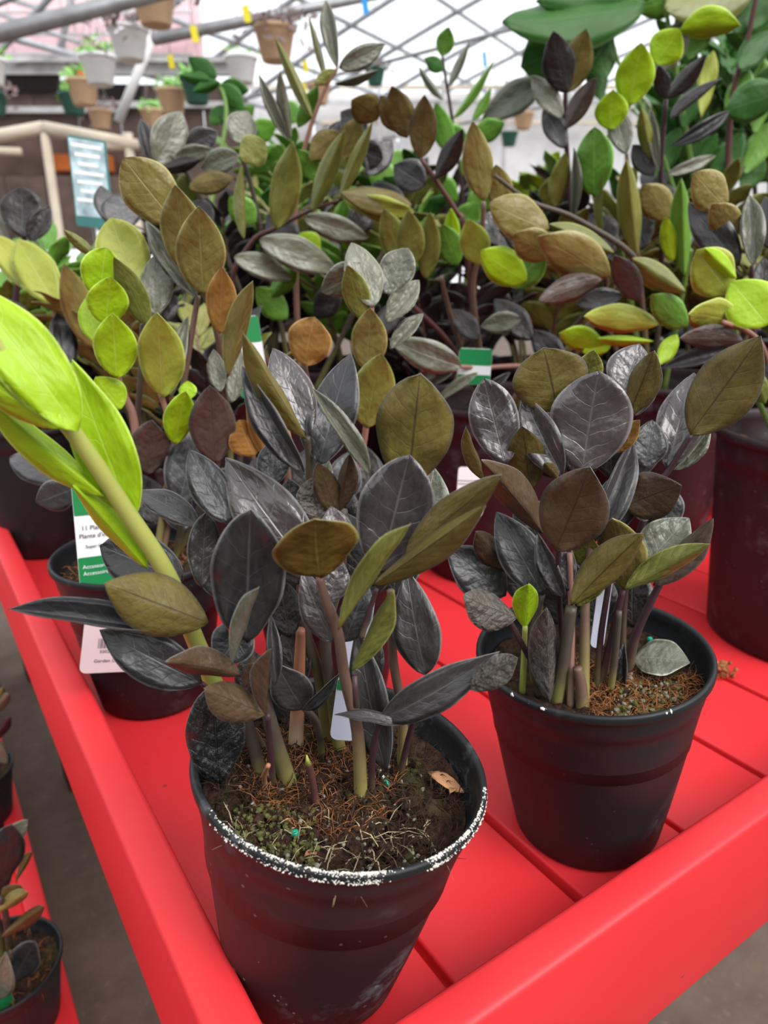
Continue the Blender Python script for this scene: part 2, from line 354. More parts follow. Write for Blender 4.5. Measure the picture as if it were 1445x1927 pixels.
class Plant:
    def __init__(s, label, u=None, D=None, base=None, rt=.0825, rb=.056, H=.157, mat='pot_black_clean', n=(0, 0, 1), z=0.0, name='potted_plant', soil=.84, group=None):
        if base is None: p = at(u, 900, D); base = V((p.x, p.y, z+.0006))
        s.base = V(base); s.D = D if D is not None else s.base.dot(FH); s.root = empty(name, s.base, label, 'plant', group)
        s.mw = M.Translation(s.base) @ tilt(n); s.rt, s.H = rt, H; s.wf = 1.03
        s.pot = part('pot', potmesh(rt, rb, H, mat), s.root, s.mw)
        s.soilmw = s.mw @ M.Translation((0, 0, H*soil)); s.soil = part('soil', soilmesh(round(rt*.90, 4)), s.root, s.soilmw)
        s.sn = (s.mw.to_3x3() @ V((0, 0, 1))); s.sc = s.soilmw.translation.copy()
    def onsoil(s, u, v, dz=-.004):
        d = ray(u, v); c = s.sc+s.sn*dz; p = CP+d*((c-CP).dot(s.sn)/d.dot(s.sn))
        q = p-s.sc
        if q.length > s.rt*.8: p = s.sc+q*(s.rt*.8/q.length)+s.sn*dz
        return p
    def leaf(s, bx, by, tx, ty, w, st='Uk', var=None, d=0, e=None, roll=None, name='leaf'):
        side, typ = st[0], st[1]; D0 = s.D+d/100
        B = at(bx, by, D0); dep = (B-CP).dot(CF); Lm = math.hypot(tx-bx, ty-by)*dep/FPX
        if e is None: e = (30 if side == 'U' else -26)*Lm
        T = at(tx, ty, D0+e/100); mid = (B+T)/2; vd = CP-mid
        Y = (T-B).normalized(); n0 = (vd-Y*vd.dot(Y)).normalized()
        if roll is None: roll = RND.uniform(-16, 16)
        nr = M.Rotation(radians(roll), 3, Y) @ n0
        wid = w*(mid-CP).dot(CF)/FPX/max(.35, cos(radians(roll)))*s.wf
        if side == 'L': nr = -nr
        if var is None: var = RND.choice((0, 0, 2, 3, 4))
        return part(name, template(typ, var), s.root, leafmatrix(B, T, nr, wid))
    def leaves(s, txt):
        for row in txt.strip().split(';'):
            row = row.split()
            if not row: continue
            f = [float(x) for x in row[:5]]; st = row[5]; ex = {}
            for x in row[6:]:
                k, v = x.split('='); ex[{'v': 'var', 'd': 'd', 'e': 'e', 'r': 'roll'}[k]] = (int(v) if k == 'v' else float(v))
            s.leaf(*f, st, **ex)
    def stem(s, pts, wpx, mat='stem_purple', d=0, root=True, d0=None, name='stem', taper=.75):
        """pts run from the soil upward (pixels); d = depth offset (cm) of the far end"""
        P = []; n = len(pts)
        if root: p0 = s.onsoil(*pts[0]); Ds = p0.dot(FH)
        else: Ds = s.D+(d if d0 is None else d0)/100; p0 = at(pts[0][0], pts[0][1], Ds)
        De = s.D+d/100; Lt = [0]
        for i in range(1, n): Lt.append(Lt[-1]+math.hypot(pts[i][0]-pts[i-1][0], pts[i][1]-pts[i-1][1]))
        for i, (u, v) in enumerate(pts):
            P.append(p0 if i == 0 else at(u, v, Ds+(De-Ds)*Lt[i]/Lt[-1]))
        R = [.5*wpx*(p-CP).dot(CF)/FPX*(1-(1-taper)*i/(n-1)) for i, p in enumerate(P)]
        return tube(name, P, R, mat, s.root)
    def zz(s, nst, h, types, leafL=.07, spread=.5, seed=1, pairs=8, az=None):
        """free-grown fronds: stems arching out of the pot with leaflets in two ranks"""
        R = random.Random(seed)
        for i in range(nst):
            a = 2*pi*(i+R.random()*.7)/nst if az is None else R.uniform(*az); o = s.sc+V((cos(a), sin(a), 0))*s.rt*R.uniform(.15, .55)
            hh = h*R.uniform(.72, 1.05); sp = spread*R.uniform(.5, 1.2); P = []
            for k in range(7):
                t = k/6; P.append(o+V((cos(a)*sp*hh*t**1.7, sin(a)*sp*hh*t**1.7, hh*(t-.16*t*t*sp))))
            tp = R.choice(types); tube('stem', P, [.0042*(1-.6*k/6) for k in range(7)], R.choice(('stem_olive', 'stem_tan', 'stem_purple')), s.root, 6)
            out = V((cos(a), sin(a), 0)); sidev = V((-sin(a), cos(a), 0))
            for k in range(pairs*2):
                t = .30+.68*k/(pairs*2-1); j = min(5, int(t*6)); q = t*6-j; B = P[j].lerp(P[j+1], q); Tg = (P[j+1]-P[j]).normalized()
                sg = 1 if k % 2 else -1; dr = (Tg*R.uniform(.55, .9)+sidev*sg*R.uniform(.6, .95)).normalized()
                if k >= pairs*2-2: dr = (Tg+sidev*sg*.35).normalized()
                L = leafL*R.uniform(.8, 1.15)*(1 if t < .85 else .8); nr = (out.cross(sidev)*0+Tg.cross(dr).normalized()*sg*-1)
                if nr.z < 0: nr = -nr
                nr = (nr*1.0+V((R.uniform(-.35, .35), R.uniform(-.35, .35), .25))).normalized()
                part('leaf', template(tp if R.random() < .8 else R.choice(types), R.choice((0, 0, 2, 3, 4))), s.root, leafmatrix(B, B+dr*L, nr, L*R.uniform(.40, .50)))
def text(name, body, size, parent, mw, mat='ink'):
    c = bpy.data.curves.new('t', 'FONT'); c.body = body; c.size = size; c.align_x = 'CENTER'; c.extrude = .00005
    o = bpy.data.objects.new('t', c); COL.objects.link(o); dg = bpy.context.evaluated_depsgraph_get(); me = bpy.data.meshes.new_from_object(o.evaluated_get(dg))
    bpy.data.objects.remove(o); me.materials.clear(); me.materials.append(MAT[mat]); me.name = name
    return part(name, me, parent, mw)
def card(name, w_, h_, mat, parent, mw, th=.0008, rad=.004):
    """thin plastic card with rounded corners, standing in its local XY plane"""
    vs = []; out = []
    for cx, cy, a0 in ((w_/2-rad, h_/2-rad, 0), (-w_/2+rad, h_/2-rad, pi/2), (-w_/2+rad, -h_/2+rad, pi), (w_/2-rad, -h_/2+rad, 1.5*pi)):
        for k in range(5): a = a0+k*pi/8; out.append((cx+rad*cos(a), cy+rad*sin(a)))
    m_ = len(out); vs = [(x, y, th/2) for x, y in out]+[(x, y, -th/2) for x, y in out]
    fs = [tuple(range(m_)), tuple(range(2*m_-1, m_-1, -1))]+[(i, m_+i, m_+(i+1) % m_, (i+1) % m_) for i in range(m_)]
    return part(name, mesh(name, vs, fs, mat, smooth=False), parent, mw)
def facing(p, tiltz=0, lean=0, yaw=0):
    """matrix at p whose +Z looks back towards the viewer's side, +Y up the card"""
    z = (CP-p); z.z *= .25; z.normalize(); y = V((0, 0, 1)); x = y.cross(z).normalized(); y = z.cross(x)
    m_ = M(((x.x, y.x, z.x, p.x), (x.y, y.y, z.y, p.y), (x.z, y.z, z.z, p.z), (0, 0, 0, 1)))
    return m_ @ M.Rotation(radians(yaw), 4, 'Y') @ M.Rotation(radians(lean), 4, 'X') @ M.Rotation(radians(tiltz), 4, 'Z')
#--STRUCT--
# ------------------------------------------------------------------ floor and benches
FLZ = -.80
vs = [(-14, -6, 0), (22, -6, 0), (22, 26, 0), (-14, 26, 0)]
o = put('floor', mesh('floor', vs, [(0, 1, 2, 3)], 'concrete', smooth=False), None, M.Translation((0, 0, FLZ))); o['kind'] = 'structure'
HR, HB = .05, -.0723; LO, LI, FO, FI = .0669, .0950, .2011, .2264
BX1, BY1 = 1.72, 1.60
bench = empty('display_bench', (.9, .9, FLZ), 'red painted slatted plant bench with raised edge boards, carrying the nearest potted plants', 'bench')
gaps = [LI, .213, .327, .441, .555, .670, .785]
while gaps[-1] < BX1: gaps.append(min(BX1, gaps[-1]+.115))
for i in range(len(gaps)-1):
    hh = (-.0005, -.002, 0, -.0015, -.001, 0)[i % 6]
    box('plank', (gaps[i]+(.003 if i else 0), FI, -.02), (gaps[i+1]-.003, BY1, hh), 'red_paint', bench, .0022)
def rail(name, a, b): return box(name, a, b, 'red_paint', bench, .0045)
rail('edge_board', (LO, FO, HB), (LI, BY1+.03, HR)); rail('edge_board', (LI, FO, HB), (BX1+.03, FI, HR))
rail('edge_board', (BX1, FI, HB), (BX1+.03, BY1+.03, HR)); rail('edge_board', (LI, BY1, HB), (BX1, BY1+.03, HR))
for y in (.5, 1.0, 1.45): box('joist', (LI, y, -.07), (BX1, y+.04, -.0205), 'red_paint', bench)
for x in (LI+.5, 1.0, BX1-.1):
    for y in (FI+.55, BY1-.12): box('leg', (x-.04, y-.04, FLZ), (x+.04, y+.04, -.0205), 'red_paint', bench, .003)
# raised rear shelf of the same bench family
shelf = empty('raised_bench', (1.3, 2.2, FLZ), 'tall dark wooden bench behind the slatted one, hidden under big leafy pots', 'bench')
for i in range(6): box('plank', (.1, 1.66+i*.12, .26), (3.4, 1.775+i*.12, .28), 'brown_board', shelf, .002)
for x in (.2, 1.8, 3.3):
    for y in (1.70, 2.30): box('leg', (x-.04, y-.04, FLZ), (x+.04, y+.04, .26), 'brown_board', shelf, .003)
shelf2 = empty('raised_bench', (2.2, 1.0, FLZ), 'second tall dark bench at the right end under deep green plants', 'bench')
for i in range(6): box('plank', (1.78+i*.12, .2, .26), (1.895+i*.12, 1.64, .28), 'brown_board', shelf2, .002)
for x in (1.82, 2.42):
    for y in (.26, 1.58): box('leg', (x-.04, y-.04, FLZ), (x+.04, y+.04, .26), 'brown_board', shelf2, .003)
# low bench on the left of the aisle
LZ = -.50
bx = onz(150, 1927, LZ+.03).x
low = empty('low_bench', (bx-.4, 1.0, FLZ), 'low red bench across the narrow aisle with small pots', 'bench')
for i in range(6): box('plank', (bx-.03-.115*(i+1)+.004, .3, LZ-.02), (bx-.03-.115*i, 2.6, LZ), 'red_paint', low, .002)
box('edge_board', (bx-.03, .25, LZ-.09), (bx, 2.63, LZ+.03), 'red_paint', low, .004)
for y in (.45, 2.4):
    for x in (bx-.1, bx-.62): box('leg', (x-.03, y-.03, FLZ), (x+.03, y+.03, LZ-.02), 'red_paint', low)

# ------------------------------------------------------------------ small soil details
def slivers(P, n, Lr, wr, seed, mat, reg_=None, lift=.4, name='fibres'):
    R = random.Random(seed); vs = []; fs = []; rr = P.rt*.86; X = P.soilmw
    for i in range(n):
        for _ in range(40):
            a = R.uniform(0, 2*pi); q = rr*math.sqrt(R.random()); p = V((q*cos(a), q*sin(a), .001))
            if reg_ is None or reg_(p): break
        L = R.uniform(*Lr); d = V((R.gauss(0, 1), R.gauss(0, 1), abs(R.gauss(0, lift)))).normalized(); s_ = d.orthogonal().normalized()*R.uniform(*wr); u_ = d.cross(s_)
        pts = [p, p+d*L*.5+V((0, 0, L*.12)), p+d*L+V((R.gauss(0, L*.15), R.gauss(0, L*.15), -L*.1))]; k = len(vs)
        for j, q_ in enumerate(pts):
            f = (1, .9, .25)[j]
            for t in range(3): vs.append(q_+(s_*cos(t*2.094)+u_*sin(t*2.094))*f)
        for j in range(2):
            for t in range(3): a_ = k+j*3+t; b_ = k+j*3+(t+1) % 3; fs.append((a_, b_, b_+3, a_+3))
    return part(name, mesh(name, vs, fs, mat), P.soil, X, 'stuff')
ICO = None
def lumps(P, pts, mat, name, mw, parent):
    """pts: (position, radius) -> one mesh of small irregular lumps"""
    global ICO
    import bmesh
    if ICO is None:
        bm = bmesh.new(); bmesh.ops.create_icosphere(bm, subdivisions=1, radius=1); bm.verts.index_update()
        ICO = ([v.co.copy() for v in bm.verts], [[v.index for v in f.verts] for f in bm.faces]); bm.free()
    R = random.Random(5); vs = []; fs = []
    for p, r in pts:
        k = len(vs); sx, sy, sz = [r*R.uniform(.6, 1.4) for _ in range(3)]
        for v in ICO[0]: vs.append(p+V((v.x*sx, v.y*sy, v.z*sz))*R.uniform(.8, 1.2))
        fs += [[k+i for i in f] for f in ICO[1]]
    return part(name, mesh(name, vs, fs, mat, smooth=False), parent, mw, 'stuff')
def bead(P, u, v, mat='bead_green', r=.0022):
    import bmesh
    bm = bmesh.new(); bmesh.ops.create_uvsphere(bm, u_segments=12, v_segments=8, radius=r); me = bpy.data.meshes.new('bead'); bm.to_mesh(me); bm.free()
    me.materials.append(MAT[mat]); me.polygons.foreach_set('use_smooth', [True]*len(me.polygons))
    return part('fertilizer_bead', me, P.soil, M.Translation(P.onsoil(u, v, r*1.3)))
def camang(P): 
    d = (CP-P.sc); return math.atan2(d.y, d.x)

# ------------------------------------------------------------------ front plant
n1 = V((.129, -.092, 1)).normalized(); H1 = .149
P1 = Plant('foremost dark-leaved plant in a dusty black pot with white crust on its rim', base=V((.1671, .3001, .157))-n1*H1, H=H1, rb=.0545, n=n1, mat='pot_black', soil=.86)
P1.D = .343; P1.wf = 1.14
S = P1.stem
S([(679, 1510), (673, 1380), (649, 1277), (636, 1190), (614, 1131), (601, 1086)], 27, 'stem_tan', -3.2, taper=.6)
S([(671, 1330), (667, 1272)], 14, 'stem_purple', -3, root=False)
S([(756, 1452), (757, 1346), (740, 1242), (735, 1111)], 21, 'stem_tan', 1)
S([(680, 1200), (695, 1150), (709, 1108)], 12, 'stem_purple', -1.5, root=False)
S([(752, 1462), (773, 1374), (797, 1322)], 13, 'stem_purple', 0)
S([(699, 1500), (702, 1408), (716, 1356)], 14, 'stem_purple', -2)
S([(616, 1402), (602, 1280), (574, 1187), (566, 1130), (575, 1010), (582, 890), (578, 822)], 25, 'stem_olive', 1, taper=.5)
S([(606, 1425), (596, 1360), (573, 1334)], 15, 'stem_olive', 0)
S([(640, 1420), (628, 1330), (612, 1200), (640, 1080), (645, 960)], 26, 'stem_olive', 2)
S([(494, 1466), (476, 1400), (460, 1338)], 27, 'stem_olive', 0)
S([(515, 1485), (508, 1410), (504, 1345)], 14, 'stem_purple', -3)
S([(545, 1480), (520, 1400), (498, 1318), (475, 1250), (470, 1210)], 36, 'stem_olive', -2, taper=.35)
S([(500, 1412), (470, 1365), (434, 1332), (380, 1286)], 13, 'stem_purple', -1)
S([(430, 1350), (372, 1215), (315, 1082), (240, 965), (150, 830), (60, 720), (-40, 620)], 35, 'stem_lime', -5.5, d0=1, root=False, name='stem', taper=.9)
sh = S([(556, 1408), (560, 1330), (564, 1240), (566, 1185)], 31, 'stem_sheath', 1.5, taper=.55, name='shoot')
S([(597, 1526), (588, 1470), (580, 1436)], 15, 'stem_red', -3, name='shoot', taper=.9); S([(580, 1438), (577, 1421)], 12, 'stem_lime', -3.2, d0=-3.05, root=False, name='shoot_tip', taper=.2)
S([(500, 1482), (497, 1460), (505, 1440)], 12, 'stem_sheath', -3.5, name='dried_sheath')
P1.leaves('''
577 827 446 624 42 Lk v=1 d=0 e=-1 r=20; 573 888 449 691 47 Uk v=1 d=-.6 e=.5 r=-20; 582 820 514 650 72 Ux v=0 d=1.2 r=8; 599 877 659 661 82 Uk v=3 d=1 r=-5; 598 870 588 735 55 Uk v=0 d=1.6;
696 893 589 726 32 Uv v=1 d=-.6 e=0 r=15; 598 1095 420 860 108 Ux v=0 d=-.8 e=1.5 r=-6; 430 985 356 843 66 Uk v=0 d=0 r=6; 510 915 519 823 55 Uk v=0 d=1.2; 380 1105 384 964 53 Uk v=4 d=.6;
463 1208 470 947 122 Uk v=4 d=-3.2 e=-.5 r=3; 392 1172 192 1098 104 Lk v=1 d=-2.4 e=-1.5 r=4; 312 1190 11 1136 44 Uk v=1 d=-2.6 e=-1.0 r=20; 325 1192 172 1150 40 Uk v=2 d=-2.0 e=.4 r=18; 380 1286 184 1187 84 Uk v=0 d=-2.6 e=0 r=-8;
454 1271 306 1237 48 Lr v=1 d=-3.4 e=-2.2 r=-25; 501 1343 376 1296 64 Lr v=1 d=-3.6 e=-1.5 r=10; 458 1292 500 1250 46 Lr v=0 d=-2.8; 465 1172 408 1252 74 Uk v=0 d=-2.4 e=-1; 437 1252 484 1090 28 Ls v=1 d=-4.2 e=-1 r=20;
519 1288 510 1157 26 Uk v=1 d=-2.2; 501 1347 509 1220 18 Lr v=6 d=-4.2 e=-.5 r=40; 412 1474 398 1280 96 Uq v=4 d=-1.5 e=.2 r=5;
768 912 788 712 130 Lk v=4 d=.8 e=-1.6 r=-4; 716 1078 769 852 126 Ux v=4 d=-1.2 e=.6 r=6; 762 1048 947 885 62 Lk v=0 d=-2.0 e=-1.5 r=8; 700 1103 925 950 50 Lk v=1 d=-2.8 e=-2.0 r=-12; 792 1015 816 880 78 Us v=0 d=1.0;
602 1087 588 962 146 Lh v=0 d=-3.4 e=-2.2 r=8; 636 1187 772 968 38 Lw v=1 d=-4.0 e=-1.6 r=18; 661 1264 750 1105 38 Lw v=1 d=-3.8 e=-1 r=-18; 644 1050 622 952 58 Ux v=0 d=-1.4; 618 1135 640 1050 52 Ux v=0 d=-1.6;
626 1208 566 1088 56 Ux v=2 d=-1.8 e=0 r=-15; 648 1208 690 1105 56 Uk v=2 d=-1.2 e=0; 802 1268 762 1098 80 Uk v=2 d=.6 e=0 r=-10; 724 1450 668 1188 64 Uk v=0 d=-.6 e=.8; 719 1352 918 1257 66 Uk v=2 d=-2.2 e=-2 r=14;
884 1296 968 1239 50 Lm v=4 d=-3.8 e=-.8; 754 1365 638 1329 20 Uk v=2 d=-2.6 e=0 r=30; 572 1336 522 1257 68 Uk v=0 d=-.8 e=-1; 569 1336 639 1273 20 Uk v=1 d=-1.2 e=-.5 r=25;
636 970 593 866 44 Lr v=0 d=.4; 600 978 588 898 64 Um v=4 d=.1; 637 964 662 850 34 Lr v=1 d=.4; 700 1075 655 965 50 Uk v=0 d=-.6; 560 1100 520 1000 70 Uk v=0 d=1; 545 1200 525 1085 60 Uj v=0 d=1; 600 930 617 862 32 Us v=0 d=1.5;
345 1090 194 1030 92 Uk v=4 d=1.5 e=1 r=5; 374 990 256 908 48 Uk v=2 d=1.5 e=.5 r=20;
250 975 133 686 96 Ul v=0 d=-1.7 e=-1.6 r=-10; 146 812 -70 500 112 Ul v=2 d=-4.7 e=-1 r=14; 118 806 -70 688 66 Ll v=1 d=-5.3 e=-1 r=-10; 196 934 -40 745 54 Ll v=1 d=-2.8 e=-1.6 r=12; 278 1070 138 906 46 Ll v=1 d=-1.5 e=-1.2 r=-14; 40 735 -60 640 60 Ll v=0 d=-5.0;
600 1150 560 1010 90 Uj v=0 d=3; 680 1130 700 1000 90 Uj v=0 d=3; 480 1150 450 1010 80 Ui v=0 d=3; 740 1120 760 990 80 Ui v=0 d=3.4; 640 1010 620 900 80 Uj v=0 d=3.4; 560 1010 540 900 70 Uj v=0 d=3; 420 1130 405 1020 70 Ui v=0 d=2; 560 1300 540 1180 60 Uj v=0 d=2.5; 480 1320 470 1220 60 Uj v=0 d=1.5; 690 1300 700 1180 50 Uj v=0 d=2.5; 840 1040 870 940 50 Ui v=0 d=2.5''')  # this row: extra near-black leaves added as the shade inside the plant
slivers(P1, 1800, (.004, .014), (.00015, .00045), 1, 'dark_fibre', None, .9); slivers(P1, 800, (.005, .016), (.00014, .0003), 2, 'coir', lambda p: (p-V((-.005, .012, 0))).length < .046)
ca = camang(P1); cdv = V((cos(ca), sin(ca), 0)); crv = V((-sin(ca), cos(ca), 0))
slivers(P1, 120, (.006, .018), (.00015, .0004), 3, 'pale_fibre', lambda p: p.dot(cdv) > .028 and p.dot(crv) < .055)
R = random.Random(9)
def inpot(P, L, k=.86): return [(p, r) for p, r in L if math.hypot(p.x, p.y) < P.rt*k]
lumps(P1, inpot(P1, [(V((0, 0, .001))+cdv*R.uniform(.02, .064)-crv*R.uniform(.012, .055)+V((0, 0, R.uniform(0, .003))), R.uniform(.0006, .0017)) for _ in range(300)]), 'moss', 'moss', P1.soilmw, P1.soil)
lumps(P1, inpot(P1, [(V((0, 0, .001))+cdv*R.uniform(-.02, .068)+crv*R.uniform(-.062, .05)+V((0, 0, R.uniform(0, .003))), R.uniform(.0005, .0014)) for _ in range(130)]), 'pebble', 'gravel', P1.soilmw, P1.soil)
lumps(P1, inpot(P1, [(V((0, 0, 0))+cdv*R.uniform(-.066, .066)+crv*R.uniform(-.05, .05)+V((0, 0, R.uniform(-.001, .002))), R.uniform(.0012, .0035)) for _ in range(420)]), 'soil', 'soil_crumbs', P1.soilmw, P1.soil)
pts = []
CL = [(R.uniform(-1.05, 1.35), R.uniform(.015, .07), R.randint(20, 80)) for _ in range(20)]+[(-.05, .10, 260), (.12, .05, 120), (-.35, .06, 110), (1.0, .12, 180), (.62, .05, 60), (-.8, .08, 110)]
for a0, sg_, m_ in CL:
    for _ in range(m_):
        a = ca+R.gauss(a0, sg_); q = P1.rt*R.uniform(.968, 1.003); pts.append((V((q*cos(a), q*sin(a), H1*(.999-.03*max(0, (q/P1.rt-.985)/.018)))), R.uniform(.00015, .00055)))
lumps(P1, pts, 'crust', 'mineral_crust', P1.mw, P1.pot)
for u, v in ((555, 1569), (726, 1475)): bead(P1, u, v)
bead(P1, 475, 1515, 'bead_white', .0016); bead(P1, 720, 1462, 'bead_white', .0012)
def flake(P, u, v, L, W_, ang, name='dry_leaf_scrap', mat='dry_leaf', dz=.003):
    p = P.onsoil(u, v, dz); vs = []; fs = []; K = 5
    for s_ in (1, -1):
        for i in range(K+1):
            t = i/K; h = W_*.5*(sin(pi*t)**.8+.1)
            for q in (-1, 0, 1): vs.append((t*L-L/2, q*h, .0012*sin(5*t)+(.0015 if q else 0)+s_*.0002))
    W3 = (K+1)*3
    for i in range(K):
        for q in range(2): a = i*3+q; fs += [(a, a+1, a+4, a+3), (W3+a, W3+a+3, W3+a+4, W3+a+1)]
        fs += [(i*3, i*3+3, W3+i*3+3, W3+i*3), (i*3+2, W3+i*3+2, W3+i*3+5, i*3+5)]
    fs += [(0, W3, W3+1, 1), (1, W3+1, W3+2, 2), (K*3, K*3+1, W3+K*3+1, W3+K*3), (K*3+1, K*3+2, W3+K*3+2, W3+K*3+1)]
    return part(name, mesh(name, vs, fs, mat), P.soil, M.Translation(p) @ M.Rotation(ang, 4, 'Z') @ M.Rotation(.12, 4, 'Y'))
flake(P1, 838, 1474, .024, .009, -1.15); flake(P1, 505, 1455, .014, .004, 1.2); flake(P1, 872, 1500, .008, .004, .4); flake(P1, 585, 1610, .008, .003, .1)

# ------------------------------------------------------------------ second plant
n2 = V((-.0688, .0051, 1)).normalized(); H2 = .155
P2 = Plant('dark glossy-leaved plant in a black pot with a fallen leaf on its soil', base=V((.3778, .3061, .157))-n2*H2, H=H2, n=n2, soil=.86)
P2.D = .463; P2.wf = 1.12; S = P2.stem
S([(1013, 1310), (1002, 1252), (980, 1208), (955, 1160)], 14, 'stem_purple', -2); S([(1046, 1326), (1063, 1225), (1075, 1142)], 24, 'stem_olive', -3, taper=.9); S([(1073, 1330), (1074, 1270), (1076, 1195), (1072, 1040)], 15, 'stem_pink', -1)
S([(1098, 1335), (1100, 1204), (1102, 1125), (1110, 1030), (1098, 890)], 22, 'stem_tan', 0, taper=.5); S([(1097, 1337), (1093, 1290), (1086, 1256)], 26, 'stem_tan', -3.4, taper=.7, name='stem_stub')
S([(1122, 1300), (1130, 1200), (1142, 1120), (1160, 1000)], 13, 'stem_purple', -1); S([(1128, 1296), (1152, 1195), (1172, 1110)], 16, 'stem_purple', -2); S([(1148, 1304), (1157, 1235), (1165, 1150)], 15, 'stem_olive', -2.6)
S([(1181, 1275), (1192, 1208), (1210, 1163), (1238, 1106), (1262, 1060)], 20, 'stem_purple', -1, taper=.6); S([(982, 1304), (985, 1254), (988, 1178)], 13, 'stem_lime', -1.5); S([(1010, 1250), (1015, 1150), (1010, 1000), (955, 875)], 16, 'stem_olive', 2, taper=.5)
S([(1170, 1240), (1180, 1080), (1230, 930), (1262, 880), (1300, 818)], 14, 'stem_purple', 1.5); S([(1060, 1250), (1052, 1120), (1050, 1030)], 12, 'stem_purple', -2.6); S([(1005, 1290), (1000, 1200), (1022, 1118)], 13, 'stem_olive', -.6)
P2.leaves('''
1049 775 1024 659 126 Lk v=4 d=2 e=-1 r=6; 1100 730 1118 656 46 Lv v=0 d=2.5; 1165 745 1206 644 78 Ux v=0 d=2.4 r=8; 1183 782 1235 657 54 Lk v=1 d=1.6 r=-12; 1190 784 1240 690 36 Uk v=0 d=2.0; 1095 888 1125 698 134 Ux v=4 d=.2 e=1 r=5;
1058 895 980 744 66 Ux v=1 d=.6 r=-14; 951 874 909 714 82 Ux v=4 d=1.0 r=6; 998 920 982 795 66 Lk v=0 d=1.8; 917 908 869 801 24 Lk v=1 d=.4 e=-.5 r=30; 1022 1004 903 855 60 Lr v=1 d=-.4 r=-12; 1045 1037 1116 872 118 Lr v=0 d=-2.6 e=-1.6 r=-6;
1108 1024 1200 825 48 Uk v=1 d=-1.2 r=20; 1150 852 1206 789 36 Lo v=0 d=1.2; 1213 880 1230 789 60 Ui v=0 d=1.4; 1171 955 1282 908 84 Lr v=2 d=.2 e=-1 r=10; 1298 818 1437 632 106 Lk v=0 d=-.4 e=-1.8 r=-10; 1254 880 1307 699 76 Ux v=3 d=1.8 r=8;
1267 884 1338 800 18 Us v=6 d=.4 e=.3 r=35; 950 1122 846 1030 84 Uk v=0 d=.8 e=.2 r=10; 962 1072 888 998 46 Lr v=1 d=1.2; 972 1163 864 1124 66 Lm v=1 d=-2.2 e=-1 r=22; 1034 1322 1023 1135 50 Lm v=1 d=-3.8 e=.5 r=14;
1022 1120 936 963 76 Ui v=0 d=-.8 r=6; 1062 1124 1007 1005 36 Ui v=1 d=-2.0 r=-20; 1074 1139 1212 995 62 Lk v=1 d=-3.8 e=-1.6 r=12; 1085 1140 1142 1058 44 Lw v=0 d=-3.0; 1176 1110 1164 951 80 Lb v=2 d=-1.2 e=-.6 r=-14; 1208 1070 1296 972 78 Us v=1 d=-.2 e=.8 r=-10;
1175 1110 1336 1018 42 Lw v=1 d=-2.8 e=-1.5 r=16; 1229 1102 1348 978 46 Lp v=1 d=-1.8 e=-.8 r=-20; 1068 1112 1066 1018 30 Uk v=0 d=-1.6; 1096 1070 1116 1010 50 Lw v=0 d=-.8; 988 1182 993 1092 44 Ll v=1 d=-1.5 r=10; 1050 902 1023 868 22 Lk v=1 d=-.6;
1185 960 1231 950 48 Ui v=0 d=1; 1168 1312 1172 1210 24 Uj v=1 d=-2; 1140 1010 1180 880 70 Ui v=0 d=1.4; 1010 1010 985 930 60 Ui v=0 d=1.8; 1090 1110 1095 1020 60 Uj v=0 d=1; 1050 900 1010 800 70 Uj v=0 d=2.2; 1260 1000 1240 900 60 Ui v=0 d=2.4; 1120 1180 1110 1060 80 Uj v=0 d=2.5; 1060 1180 1040 1060 80 Uj v=0 d=2.5; 1190 1180 1190 1060 70 Uj v=0 d=2.5; 1000 1140 975 1040 70 Uj v=0 d=2; 1100 900 1085 800 80 Uj v=0 d=3; 1200 900 1190 800 80 Ui v=0 d=3.5; 1230 1040 1260 940 60 Uj v=0 d=3; 1150 900 1150 770 70 Uk v=0 d=3''')  # the deeper near-black leaves are extras, standing in for inner shade
p = P2.onsoil(1192, 1246, .004); q = P2.onsoil(1318, 1262, .006); part('fallen_leaf', template('v', 0), P2.root, leafmatrix(p+V((0, 0, .004)), q+V((0, 0, .004)), V((sin(YAW)*-.12, cos(YAW)*-.25, 1)), .044), None, 'grey green fallen leaf')
slivers(P2, 900, (.005, .014), (.0002, .00045), 4, 'coir', lambda p: (CP-P2.sc).normalized().dot(p) > -.01 and p.dot(RH) > -.015); slivers(P2, 300, (.004, .014), (.0001, .0003), 5, 'dark_fibre')
ca2 = camang(P2); c2 = V((cos(ca2), sin(ca2), 0)); r2 = V((-sin(ca2), cos(ca2), 0))
lumps(P2, inpot(P2, [(c2*R.uniform(.0, .068)+r2*R.uniform(.018, .06)+V((0, 0, R.uniform(0, .003))), R.uniform(.0006, .0022)) for _ in range(260)]), 'moss', 'moss', P2.soilmw, P2.soil)
lumps(P2, inpot(P2, [(c2*R.uniform(.0, .068)+r2*R.uniform(.015, .06)+V((0, 0, R.uniform(0.001, .004))), R.uniform(.0006, .0019)) for _ in range(130)]), 'pebble', 'gravel', P2.soilmw, P2.soil)
lumps(P2, [(V((P2.rt*q_*cos(a), P2.rt*q_*sin(a), H2*.99)), r_) for a, q_, r_ in [(ca2-.62, .985, .0014), (ca2-.6, .99, .0012), (ca2-.33, .985, .0016), (ca2-.30, .985, .0013), (ca2-.45, .985, .001), (ca2+.66, .985, .0014), (ca2+.62, .99, .0012), (ca2+.6, .98, .001), (ca2+.02, .99, .0006)]], 'crust', 'mineral_crust', P2.mw, P2.pot)
bead(P2, 1223, 1203); 
